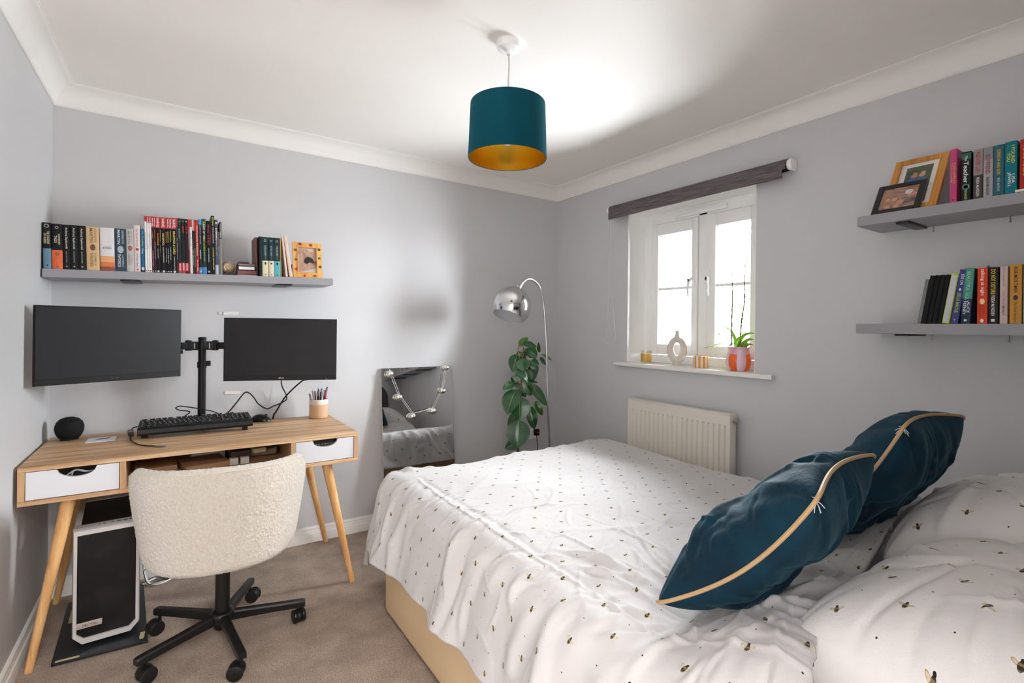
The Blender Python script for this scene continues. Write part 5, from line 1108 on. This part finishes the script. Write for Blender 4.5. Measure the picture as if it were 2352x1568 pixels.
bB(-2.591, -2.618, Lz, .1925, 'd5401c', 'bright orange red novel with a white lowercase title', G6, texts=[('talking at night', .74, .48, .44, 'f2e8e0'), ('CLAIRE', .24, .16, (.24, .2), '8e2412'), ('DAVERLEY', .24, .2, (.24, -.2), '8e2412')], icons=[('oval', .40, .5, 'e8d0a0'), ('oval', .055, .34, 'e0e4e8')])
rb = setp(link('bookmark_ribbon', MB().add([(-.16, -2.592, Lz + .18), (-.17, -2.606, Lz + .206), (-.16, -2.612, Lz + .200), (-.15, -2.598, Lz + .18)], [(0, 1, 2, 3)]).add([(-.16, -2.592, Lz + .1805), (-.17, -2.606, Lz + .2065), (-.16, -2.612, Lz + .2005), (-.15, -2.598, Lz + .1805)], [(0, 1, 2, 3)]), M('8a8a88', .6)), 'grey ribbon end sticking up behind the orange red novel', 'ribbon')
bB(-2.6195, -2.645, Lz, .1925, '1f1d1e', 'black novel with a yellow title and white author name', G6, texts=[('DO NOT DISTURB', .74, .44, .46, 'd0b82c'), ('FREIDA McFADDEN', .32, .36, .34, 'e0e0dc')], icons=[('box', .06, .4, 'd0d0cc')])
bB(-2.6485, -2.668, Lz, .1925, 'c9b3ac', 'blush pink novel with fine dark lettering', G6, texts=[('why did you', .42, .30, .3, 'a08a84'), ('Eric?', .23, .15, .36, '4a3c38'), ('DOLLY ALDERTON', .82, .34, .14, '5a4640')])
bB(-2.6725, -2.702, Lz, .1965, 'c08a34', 'mustard novel with a black title and a bird emblem', G6, texts=[('BOB MORTIMER', .74, .44, .32, '241d16'), ('The Hotel Avocado', .20, .34, .28, '6a4c1e')], icons=[('oval', .44, .4, '2c2a2c'), ('ring', .05, .26, 'd8b878')])
bB(-2.705, -2.73, Lz, .192, '9db4b0', 'pale sea green novel at the edge of the picture, lower shelf', G6, texts=[('NORMAL', .6, .4, .5, '3a4a4a')])
bB(-2.732, -2.76, Lz, .20, '6a3a4a', 'plum novel on the lower shelf beyond the sea green one', G6)
bc = setp(link('postcard', MB().prism([(-2.395, .0), (-2.398, .0), (-2.424, .050), (-2.421, .050)], lambda y, z: (-.10, y, Lz + .0005 + z), lambda y, z: (-.04, y, Lz + .0005 + z)), M('8a5230', .5)), 'brown card propped behind the grey notebook on the lower right shelf', 'card')
# ------------------------------------------------------------------ bed
BX0, BX1, BY0, BY1 = -1.748, -.262, -.973, -3.12     # divan footprint
bed = thing('bed', (-1.0, -2.0, 0), 'cream divan double bed with its head at the front wall', 'bed')
DIV, t = newmat('divan_cream', 'e0c6a0', .85, spec=.15); n = t.noise(objco(t), 600, 2); t.bump(n.outputs[0], .15, .001)
link('divan_base', MB().box(BX0, BX1, BY1, BY0, .02, .375, .022, 3), DIV, bed)
link('mattress', MB().box(BX0 + .03, BX1 - .03, BY1, BY0 - .03, .37, .565, .05, 4), M('ecebea', .85), bed)
HBM = M('4a4c50', .8)
mb = MB(); hx0, hx1, hz = BX0 + .0, BX1 - .02, 1.20
poly = [(hx0, .1), (hx1, .1)] + [(hx1 - .16 + .16 * cos(a), hz - .16 + .16 * sin(a)) for a in np.linspace(0, pi / 2, 8)] + [(hx0 + .16 + .16 * cos(a), hz - .16 + .16 * sin(a)) for a in np.linspace(pi / 2, pi, 8)]
mb.prism(poly, lambda x, z: (x, BY1 - .005, z), lambda x, z: (x, BY1 - .075, z)); link('headboard', mb, HBM, bed)

# duvet: a sheet laid in metres of cloth over the mattress and falling over its edges
rnd = random.Random(7); np.random.seed(7)
TOPX0, TOPX1, TOPY0 = -1.655, -.335, -.915           # where the top starts to turn over
A0, A1 = TOPX0 - .385, TOPX1 + .40                     # cloth extent across
HEAD = -2.62
B0 = TOPY0 + .335                                      # cloth extent at the foot
NA, NB = 420, 440
a = np.linspace(A0, A1, NA); b = np.linspace(B0, HEAD, NB); Aa, Bb = np.meshgrid(a, b, indexing='ij')
def creases(n, box, lrange, wrange, hrange, angf):
    out = []
    for _ in range(n):
        cx_ = rnd.uniform(box[0], box[1]); cy_ = rnd.uniform(box[2], box[3]); out.append((cx_, cy_, angf(cx_, cy_), rnd.uniform(*lrange), rnd.uniform(*wrange), rnd.uniform(*hrange) * rnd.choice((1, 1, -.6))))
    return out
cr = []
# across the top: long soft folds, running diagonally to the pillows
cr += creases(36, (TOPX0, TOPX1, -2.5, -1.1), (.15, .45), (.016, .035), (.002, .006), lambda x, y: rnd.gauss(.25, .45))
cr += creases(60, (TOPX0, TOPX1, -2.62, -1.55), (.08, .34), (.005, .013), (.003, .0075), lambda x, y: rnd.gauss(.35, .45))
cr += creases(60, (TOPX0 + .0, -1.2, -2.66, -2.0), (.08, .34), (.006, .015), (.004, .010), lambda x, y: math.atan2(-2.45 - y, -1.45 - x) + rnd.gauss(0, .25))
# short puckers along the near edge seam
cr += creases(90, (TOPX0 - .06, TOPX0 + .07, -2.5, -.95), (.03, .11), (.0035, .008), (.002, .0055), lambda x, y: rnd.gauss(0, .35))
# hanging folds on the near side
cr += creases(46, (A0, TOPX0 - .05, -2.66, -.9), (.15, .40), (.016, .035), (.004, .011), lambda x, y: rnd.gauss(-.25, .22) + (.0 if y < -1.3 else .2))
cr += creases(46, (TOPX0, TOPX1, TOPY0, B0), (.10, .32), (.012, .030), (.004, .011), lambda x, y: pi / 2 + rnd.gauss(0, .5))
cr += creases(260, (A0, A1, HEAD, B0), (.04, .16), (.0035, .009), (.0012, .0035), lambda x, y: rnd.uniform(0, pi))
disp = np.zeros_like(Aa)
for (cx_, cy_, an, L, w, h) in cr:
    dx, dy = Aa - cx_, Bb - cy_
    u = dx * cos(an) + dy * sin(an); v = -dx * sin(an) + dy * cos(an); v = v + .25 * u * u / L * (1 if (cx_ * 37 % 1) > .5 else -1)
    disp += h * np.exp(-(v / w) ** 2) * np.exp(-(u / (L * .5)) ** 4)
# long seam crease along the near edge and the pinch a little more than half way up
seam = .0050 * np.exp(-((Aa - (TOPX0 + .018 + .010 * np.sin(Bb * 5))) / .0045) ** 2) * (Bb < -1.02)
seam += -.004 * np.exp(-((Aa - (TOPX0 + .045)) / .012) ** 2) * (Bb < -1.02)
seam += -.004 * np.exp(-((Bb - (HEAD + .045)) / .004) ** 2)
disp += seam
# puffiness
disp += .010 * np.sin(Aa * 4.1 + .6) * np.sin(Bb * 3.3 + .4) + .004 * np.sin(Aa * 11 + Bb * 7)
def drape(A_, B_, D_):
    """cloth point -> space; returns arrays x, y, z"""
    ox = np.where(A_ < TOPX0, A_ - TOPX0, np.where(A_ > TOPX1, A_ - TOPX1, 0.0)); oy = np.where(B_ > TOPY0, B_ - TOPY0, 0.0)
    d = np.sqrt(ox ** 2 + oy ** 2) + 1e-9; nx_, ny_ = ox / d, oy / d
    r = .105; s = np.minimum(d / r, pi / 2 - .22)
    out = r * np.sin(s); dn = r * (1 - np.cos(s)); ex = np.maximum(0, d - r * (pi / 2 - .22)); fl_ = .22
    out = out + ex * np.sin(fl_); dn = dn + ex * np.cos(fl_)
    per = np.where(oy > 1e-6, A_, B_ * 1.0) + np.arctan2(oy, -ox + 1e-9) * .1
    wave = (.016 * np.sin(per * 11.0 + .5) + .011 * np.sin(per * 23 + 1.3)) * np.clip(ex / .3, 0, 1)
    out = out + wave
    bx = np.clip(A_, TOPX0, TOPX1); by = np.minimum(B_, TOPY0)
    z = .604 - dn
    # toward the head the duvet climbs on to the pillows
    k = np.clip((-2.34 - B_) / .26, 0, 1); k = k * k * (3 - 2 * k); z = z + k * (.105 + .015 * np.sin(A_ * 7)) * np.clip((A_ + 1.95) / .35, 0, 1)
    x = bx + nx_ * out; y = by + ny_ * out
    # normal offset
    gx, gy, gz = np.sin(s) * nx_, np.sin(s) * ny_, np.cos(s)
    return x + gx * D_, y + gy * D_, z + gz * D_
# trim the hem line: shorter drop towards the foot corner stays, slightly uneven
X_, Y_, Z_ = drape(Aa, Bb, disp)
hemd = .012 * np.sin(Bb * 9) 
vs = np.stack([X_, Y_, Z_], -1).reshape(-1, 3)
# head hem runs obliquely: nearer the foot on the far side
sk = np.clip((Bb - (HEAD + .45)) / -.45, 0, 1)
vs = vs.reshape(NA, NB, 3); vs[:, :, 1] += (sk ** 1.4) * (np.interp(Aa, [-2.1, -1.66, -1.45, -1.0, -.55, -.2], [-2.80, -2.73, -2.65, -2.57, -2.50, -2.45]) - HEAD); vs = vs.reshape(-1, 3)
mb = MB(); mb.v = [tuple(p) for p in vs]; mb.uv = [(float(x), float(y)) for x, y in zip(Aa.ravel(), Bb.ravel())]
mb.f = [(i * NB + j, i * NB + j + 1, (i + 1) * NB + j + 1, (i + 1) * NB + j) for i in range(NA - 1) for j in range(NB - 1)]
dv = link('duvet', mb, BEE, smooth=0); dv.data.shade_smooth()
sol = dv.modifiers.new('thickness', 'SOLIDIFY'); sol.thickness = .022; sol.offset = -1 if dv.data.polygons[1000].normal.z > 0 else 1
setp(dv, 'white duvet printed with small bees covering the bed', 'duvet')

def pillow_obj(name, mat, w, d, t_, Mx, label, cat, group=None, seed=1, edge=.010, wr=.006, nseg=90, ncr=30, part='pillowcase', pinch=.10, pw=2.6, bow=0, rk=30, cw=(.02, .06)):
    r_ = random.Random(seed); P = thing(name, tuple(Mx.translation), label, cat, group)
    u = np.linspace(-1, 1, nseg); Ug, Vg = np.meshgrid(u, u, indexing='ij')
    prof = ((1 - np.abs(Ug) ** pw) * (1 - np.abs(Vg) ** pw)); prof = np.clip(prof, 0, 1) ** .55
    X = Ug * w / 2 * (1 - pinch * (1 - np.abs(Ug)) ** 0 * (1 - Vg ** 2) * 0.0 - pinch * (1 - np.abs(Vg) ** 2) * np.abs(Ug) ** 3 * .6)
    Y = Vg * d / 2 * (1 - pinch * (1 - np.abs(Ug) ** 2) * np.abs(Vg) ** 3 * .6)
    nn_ = (np.abs(Ug) ** rk + np.abs(Vg) ** rk) ** (1 / rk) + 1e-9; ff = np.maximum(np.abs(Ug), np.abs(Vg)) / nn_; X = X * ff; Y = Y * ff
    BW = bow * (np.cos(pi * Vg / 2) * np.clip(-Ug, 0, 1) ** 3 - .8 * np.cos(pi * Ug / 2) * np.clip(Vg, 0, 1) ** 3)
    D = np.zeros_like(Ug)
    for _ in range(ncr):
        side = r_.random() * 2 * pi; cx_, cy_ = cos(side) * r_.uniform(.3, .95), sin(side) * r_.uniform(.3, .95)
        an = math.atan2(cy_, cx_) + r_.gauss(0, .4); L = r_.uniform(.15, .6); ww = r_.uniform(*cw); h = r_.uniform(.4, 1) * wr * r_.choice((1, -1))
        dx, dy = Ug - cx_, Vg - cy_; uu = dx * cos(an) + dy * sin(an); vv = -dx * sin(an) + dy * cos(an) + .3 * (dx * cos(an) + dy * sin(an)) ** 2
        D += h * np.exp(-(vv / ww) ** 2) * np.exp(-(uu / L) ** 4)
    mb = MB(); vs = []; uv = []
    for sgn, tt in ((1, t_ * .55), (-1, t_ * .45)):
        Z = sgn * (prof * tt + D * np.clip(prof * 2, 0, 1)) + BW
        pts = np.stack([X, Y, Z], -1).reshape(-1, 3); o = len(vs)
        vs += [Mx @ Vector(p) for p in pts]; uv += [(float(x) + (0 if sgn > 0 else .37), float(y) + (0 if sgn > 0 else .21)) for x, y in zip(X.ravel(), Y.ravel())]
        f = [(i * nseg + j + o, (i + 1) * nseg + j + o, (i + 1) * nseg + j + 1 + o, i * nseg + j + 1 + o) for i in range(nseg - 1) for j in range(nseg - 1)]
        mb.f += f if sgn > 0 else [q[::-1] for q in f]
    mb.v = [tuple(v) for v in vs]; mb.uv = uv
    o = link(part, mb, mat, P, smooth=0)
    me = o.data; bm = bmesh.new(); bm.from_mesh(me); bmesh.ops.remove_doubles(bm, verts=bm.verts[:], dist=.0003); bmesh.ops.recalc_face_normals(bm, faces=bm.faces[:]); bm.to_mesh(me); bm.free(); me.shade_smooth()
    bp_ = []
    n = nseg
    for i in range(n): bp_.append(Mx @ Vector((X[i, 0], Y[i, 0], BW[i, 0])))
    for i in range(1, n): bp_.append(Mx @ Vector((X[-1, i], Y[-1, i], BW[-1, i])))
    for i in range(n - 2, -1, -1): bp_.append(Mx @ Vector((X[i, -1], Y[i, -1], BW[i, -1])))
    for i in range(n - 2, 0, -1): bp_.append(Mx @ Vector((X[0, i], Y[0, i], BW[0, i])))
    return P, o, bp_
def frame_m(P1, P4, P2, s):
    P1, P4, P2 = Vector(P1), Vector(P4), Vector(P2); ex = (P4 - P1).normalized(); ey = (P2 - P1); ey = (ey - ex * ey.dot(ex)).normalized(); ez = ex.cross(ey)
    c = P1 + ex * s / 2 + ey * s / 2; m = Matrix((ex, ey, ez)).transposed().to_4x4(); m.translation = c; return m
# bed pillows
PI1 = Matrix.Translation((-1.205, -2.885, .715)) @ Matrix.Rotation(rad(-3), 4, 'Z') @ Matrix.Rotation(rad(-13), 4, 'X')
pillow_obj('pillow', BEE_P, .76, .52, .235, PI1, 'white bee print pillow at the near side of the bed', 'pillow', 'bee print pillows', seed=5, wr=.008, pinch=.06, pw=4.0)
PI2 = Matrix.Translation((-.60, -2.80, .745)) @ Matrix.Rotation(rad(2), 4, 'Z') @ Matrix.Rotation(rad(-16), 4, 'X')
pillow_obj('pillow', BEE_P, .70, .50, .25, PI2, 'white bee print pillow behind the far cushion, next to the window wall', 'pillow', 'bee print pillows', seed=9, wr=.007, pinch=.06, pw=4.0)
# teal velvet cushions with piping
VEL, t = newmat('petrol_velvet', '08222f', .75, spec=.15)
t.bsdf.inputs['Sheen Weight'].default_value = .22; t.bsdf.inputs['Sheen Roughness'].default_value = .35; t.bsdf.inputs['Sheen Tint'].default_value = srgb('6fa0b4')
n = t.noise(uvco(t), 9, 5, .6); n2 = t.noise(uvco(t), 900, 2); t.l(t.ramp(n.outputs[0], [(.3, srgb('061d29')), (.7, srgb('0d3344'))]), t.bsdf.inputs['Base Color'])
t.bump(t.math('ADD', n.outputs[0], t.math('MULTIPLY', n2.outputs[0], .02)), .35, .02)
PIPE, t = newmat('gold_piping', 'b3936a', .6)
for nm, m, lb, sd in (('a', frame_m((-1.611, -2.362, .652), (-1.157, -2.288, .656), (-1.564, -2.684, .973), .47), 'petrol velvet cushion with tan piping, nearer the camera, propped against the near pillow', 3),
                      ('b', frame_m((-1.045, -2.353, .690), (-.591, -2.355, .672), (-1.036, -2.637, 1.040), .47), 'petrol velvet cushion with tan piping, farther one, propped against the far pillow', 8)):
    P, o, bp_ = pillow_obj('cushion', VEL, .475, .475, .178, m, lb, 'cushion', 'petrol velvet cushions', seed=sd, wr=.0075, ncr=60, part='cushion_cover', pinch=.07, pw=3.0, bow=.034, rk=14, cw=(.02, .10))
    link('piping', MB().tube(bp_, .0046, 8, closed=True), PIPE, P)
    mb = MB(); q = bp_[3 * 89]
    for i in range(9):
        d = Vector((rnd.gauss(0, 1), rnd.gauss(0, 1), rnd.gauss(0, 1))).normalized() * .016; mb.tube([q, q + d * .6 + Vector((0, 0, -.004)), q + d + Vector((0, 0, -.010))], .0007, 5)
    link('frayed_threads', mb, M('c8ced2', .7), P)
# ------------------------------------------------------------------ on the window sill
ZS = WZ0 + .0005
ca = thing('glass_candle', (.045, -.888, ZS), 'yellow candle in a clear glass tumbler at the left end of the window sill', 'candle')
cgm, t = newmat('candle_glass', 'ffffff', .02)
g1 = t.n('ShaderNodeBsdfTransparent'); g1.inputs[0].default_value = (.95, .96, .93, 1); g2 = t.n('ShaderNodeBsdfGlossy'); g2.inputs['Roughness'].default_value = .03; g3 = t.n('ShaderNodeMixShader'); g3.inputs[0].default_value = .08
t.l(g1.outputs[0], g3.inputs[1]); t.l(g2.outputs[0], g3.inputs[2]); t.l(g3.outputs[0], cgm.node_tree.nodes['Material Output'].inputs[0])
link('tumbler', MB().lathe([(0, ZS), (.034, ZS), (.037, ZS + .004), (.037, ZS + .085), (.0345, ZS + .085), (.0345, ZS + .010), (0, ZS + .010)], (.045, -.888, 0), 40), cgm, ca)
link('wax', MB().lathe([(0, ZS + .0105), (.0338, ZS + .0105), (.0338, ZS + .062), (0, ZS + .060)], (.045, -.888, 0), 36), M('f0b41e', .5), ca)
link('wick', MB().cyl((.045, -.888, ZS + .06), (.046, -.888, ZS + .072), .001, n=6), M('3a3228', .8), ca)
va = thing('donut_vase', (.055, -1.124, ZS), 'matt off-white vase with an oval hole through its body on the window sill', 'vase')
VA, t = newmat('stoneware_offwhite', 'd9cfc8', .8)
rot = Matrix.Rotation(rad(-44), 4, 'Z'); mb = MB(); c = Vector((.055, -1.124, ZS))
vs = []; nu, nv = 56, 20
for i in range(nu):
    a = 2 * pi * i / nu
    for j in range(nv):
        b = 2 * pi * j / nv; rr = .0205 ; th = rr + (.006 if sin(a) < 0 else 0) * abs(sin(a))
        R_ = (.0395, .0620)
        p = Vector(((R_[0] + th * cos(b)) * cos(a), th * .95 * sin(b), .100 + (R_[1] + th * .9 * cos(b)) * sin(a))); vs.append(c + rot @ p)
mb.add(vs, [(i * nv + j, i * nv + (j + 1) % nv, ((i + 1) % nu) * nv + (j + 1) % nv, ((i + 1) % nu) * nv + j) for i in range(nu) for j in range(nv)])
link('vase_body', mb, VA, va, smooth=60)
link('vase_neck', MB().lathe([(.022, .165), (.015, .182), (.0115, .195), (.0115, .214), (.0130, .2165), (.0095, .2165), (.008, .19)], tuple(c), 28), VA, va)
link('vase_foot', MB().lathe([(0, .0), (.026, .0), (.025, .006), (.024, .030), (.0, .03)], tuple(c), 28), VA, va)
sc_ = thing('striped_candle', (.05, -1.300, ZS), 'candle pot with mustard and white stripes on the window sill', 'candle')
ST, t = newmat('stripes_mustard', 'ffffff', .4)
tc = t.n('ShaderNodeTexCoord'); s_ = t.n('ShaderNodeSeparateXYZ'); t.l(tc.outputs['Object'], s_.inputs[0]); an = t.math('ARCTAN2', s_.outputs[1], s_.outputs[0])
f = t.math('FRACT', t.math('MULTIPLY', an, 11 / (2 * pi)))
t.l(t.mix(t.math('LESS_THAN', f, .5), srgb('ead9d6'), srgb('d99a2c')), t.bsdf.inputs['Base Color'])
o = link('candle_pot', MB().lathe([(0, 0), (.044, 0), (.045, .002), (.045, .068), (.043, .069), (.042, .066), (.042, .055), (0, .054)], (0, 0, 0), 64), ST, None); o.parent = sc_; o['_o'] = (0, 0, 0)
op = thing('plant_pot', (.055, -1.535, ZS), 'orange, pink and white ribbed pot holding the orchid on the window sill', 'pot')
PT, t = newmat('ribbed_pot_glaze', 'ffffff', .3)
tc = t.n('ShaderNodeTexCoord'); s_ = t.n('ShaderNodeSeparateXYZ'); t.l(tc.outputs['Object'], s_.inputs[0]); an = t.math('ARCTAN2', s_.outputs[1], s_.outputs[0])
nk = t.math('FLOOR', t.math('MULTIPLY', t.math('ADD', t.math('DIVIDE', an, 2 * pi), 1.0625), 8)); odd = t.math('LESS_THAN', t.math('MODULO', nk, 2.0), .5)
hgt = t.math('GREATER_THAN', s_.outputs[2], .092)
colr = t.mix(odd, srgb('e8c8d8'), srgb('e8641a')); colr = t.mix(t.math('MULTIPLY', hgt, odd), colr, srgb('e6a8bc'))
t.l(colr, t.bsdf.inputs['Base Color'])
def ribs(th, z): return 1 + .055 * abs(cos(4 * (th))) ** .7 - .03
o = link('pot_body', MB().lathe([(0, 0), (.040, 0), (.050, .004), (.062, .030), (.066, .055), (.060, .085), (.052, .110), (.054, .124), (.060, .132), (.055, .133), (.048, .112), (.0, .108)], (0, 0, 0), 96, None, ribs), PT, None, smooth=60); o.parent = op
or_ = thing('orchid', (.055, -1.535, ZS + .11), 'orchid with strap leaves and two bare flower spikes in the ribbed pot', 'plant')
link('potting_bark', MB().sphere((.055, -1.535, ZS + .108), .045, (1, 1, .35), 20, 10), M('6a4a34', .9), or_)
OL, t = newmat('orchid_leaf', '7aa82a', .35); t.bsdf.inputs['Subsurface Weight'].default_value = .0; t.bsdf.inputs['Transmission Weight'].default_value = 0
def strap(pts, w):
    sp = smooth_pts(pts, 6); m = MB(); vs = []; N_ = len(sp); uv = []
    for i, p in enumerate(sp):
        t_ = i / (N_ - 1); hw = w / 2 * (.45 + .55 * sin(pi * min(1, t_ * 1.1) ** .8)) * (1 if t_ < .75 else max(.05, (1 - ((t_ - .75) / .25) ** 2)))
        d = (sp[min(i + 1, N_ - 1)] - sp[max(i - 1, 0)]).normalized(); s = d.cross(Vector((0, 0, 1))); s = s.normalized() if s.length > .1 else Vector((1, 0, 0))
        s = (s + Vector((0, 0, .35))).normalized()
        for q in (-1, -.5, 0, .5, 1): vs.append(p + s * hw * q + Vector((0, 0, .15 * abs(q) * hw))); uv.append((q * .5 + .5, t_))
    return m.add(vs, [(i * 5 + j, i * 5 + j + 1, (i + 1) * 5 + j + 1, (i + 1) * 5 + j) for i in range(N_ - 1) for j in range(4)], uv)
for pts, w in (([(.05, -1.521, 1.19), (.03, -1.467, 1.213), (.02, -1.411, 1.200), (.01, -1.342, 1.180)], .030), ([(.06, -1.515, 1.19), (.07, -1.500, 1.246), (.08, -1.465, 1.289), (.08, -1.425, 1.312)], .020),
               ([(.055, -1.525, 1.19), (.05, -1.559, 1.248), (.05, -1.593, 1.268), (.045, -1.636, 1.272)], .028), ([(.055, -1.544, 1.18), (.03, -1.585, 1.222), (.025, -1.620, 1.239), (.02, -1.650, 1.236)], .028),
               ([(.05, -1.56, 1.18), (.02, -1.600, 1.208), (.015, -1.63, 1.212), (.015, -1.652, 1.204)], .032), ([(.06, -1.508, 1.18), (.06, -1.522, 1.23), (.06, -1.536, 1.247), (.06, -1.553, 1.254)], .022)):
    o = link('leaf', strap(pts, w), OL, or_, smooth=0); o.data.shade_smooth(); sl = o.modifiers.new('s', 'SOLIDIFY'); sl.thickness = .002
SPK = M('5a4a2e', .7)
for pts, r in (([(.05, -1.497, 1.17), (.05, -1.495, 1.347), (.05, -1.499, 1.478), (.05, -1.495, 1.565), (.05, -1.491, 1.642)], .0036), ([(.05, -1.544, 1.17), (.05, -1.553, 1.33), (.05, -1.570, 1.449), (.05, -1.568, 1.559), (.05, -1.572, 1.704)], .0036)):
    sp = smooth_pts(pts); l = link('flower_spike', MB().tube(sp, [r * (1 - .35 * i / len(sp)) for i in range(len(sp))], 8), SPK, or_)
    st2 = [(p.x + .006, p.y + .006, p.z) for p in sp[:int(len(sp) * .6)]]; link('support_cane', MB().tube(st2, .0022, 6), M('4a4a34', .7), l)
link('side_spur', MB().tube(smooth_pts([(.05, -1.498, 1.49), (.05, -1.476, 1.496), (.05, -1.449, 1.505)]), .0017, 6).tube(smooth_pts([(.05, -1.498, 1.517), (.05, -1.537, 1.515), (.05, -1.564, 1.492)]), .0017, 6), SPK, or_)
link('aerial_root', MB().tube(smooth_pts([(.05, -1.50, 1.19), (.04, -1.47, 1.245), (.04, -1.44, 1.262), (.04, -1.425, 1.262)]), .0016, 6), M('7a6a4a', .7), or_)
link('flower_bud', MB().sphere((.04, -1.424, 1.262), .005, (1, 1, 1.4), 10, 6).sphere((.05, -1.446, 1.507), .004, n=10, m=6), M('c9c060', .5), or_)

# ------------------------------------------------------------------ tidy up
for o in bpy.data.objects:
    for k in ('_o', '_local'):
        if k in o: del o[k]
bpy.context.view_layer.update()
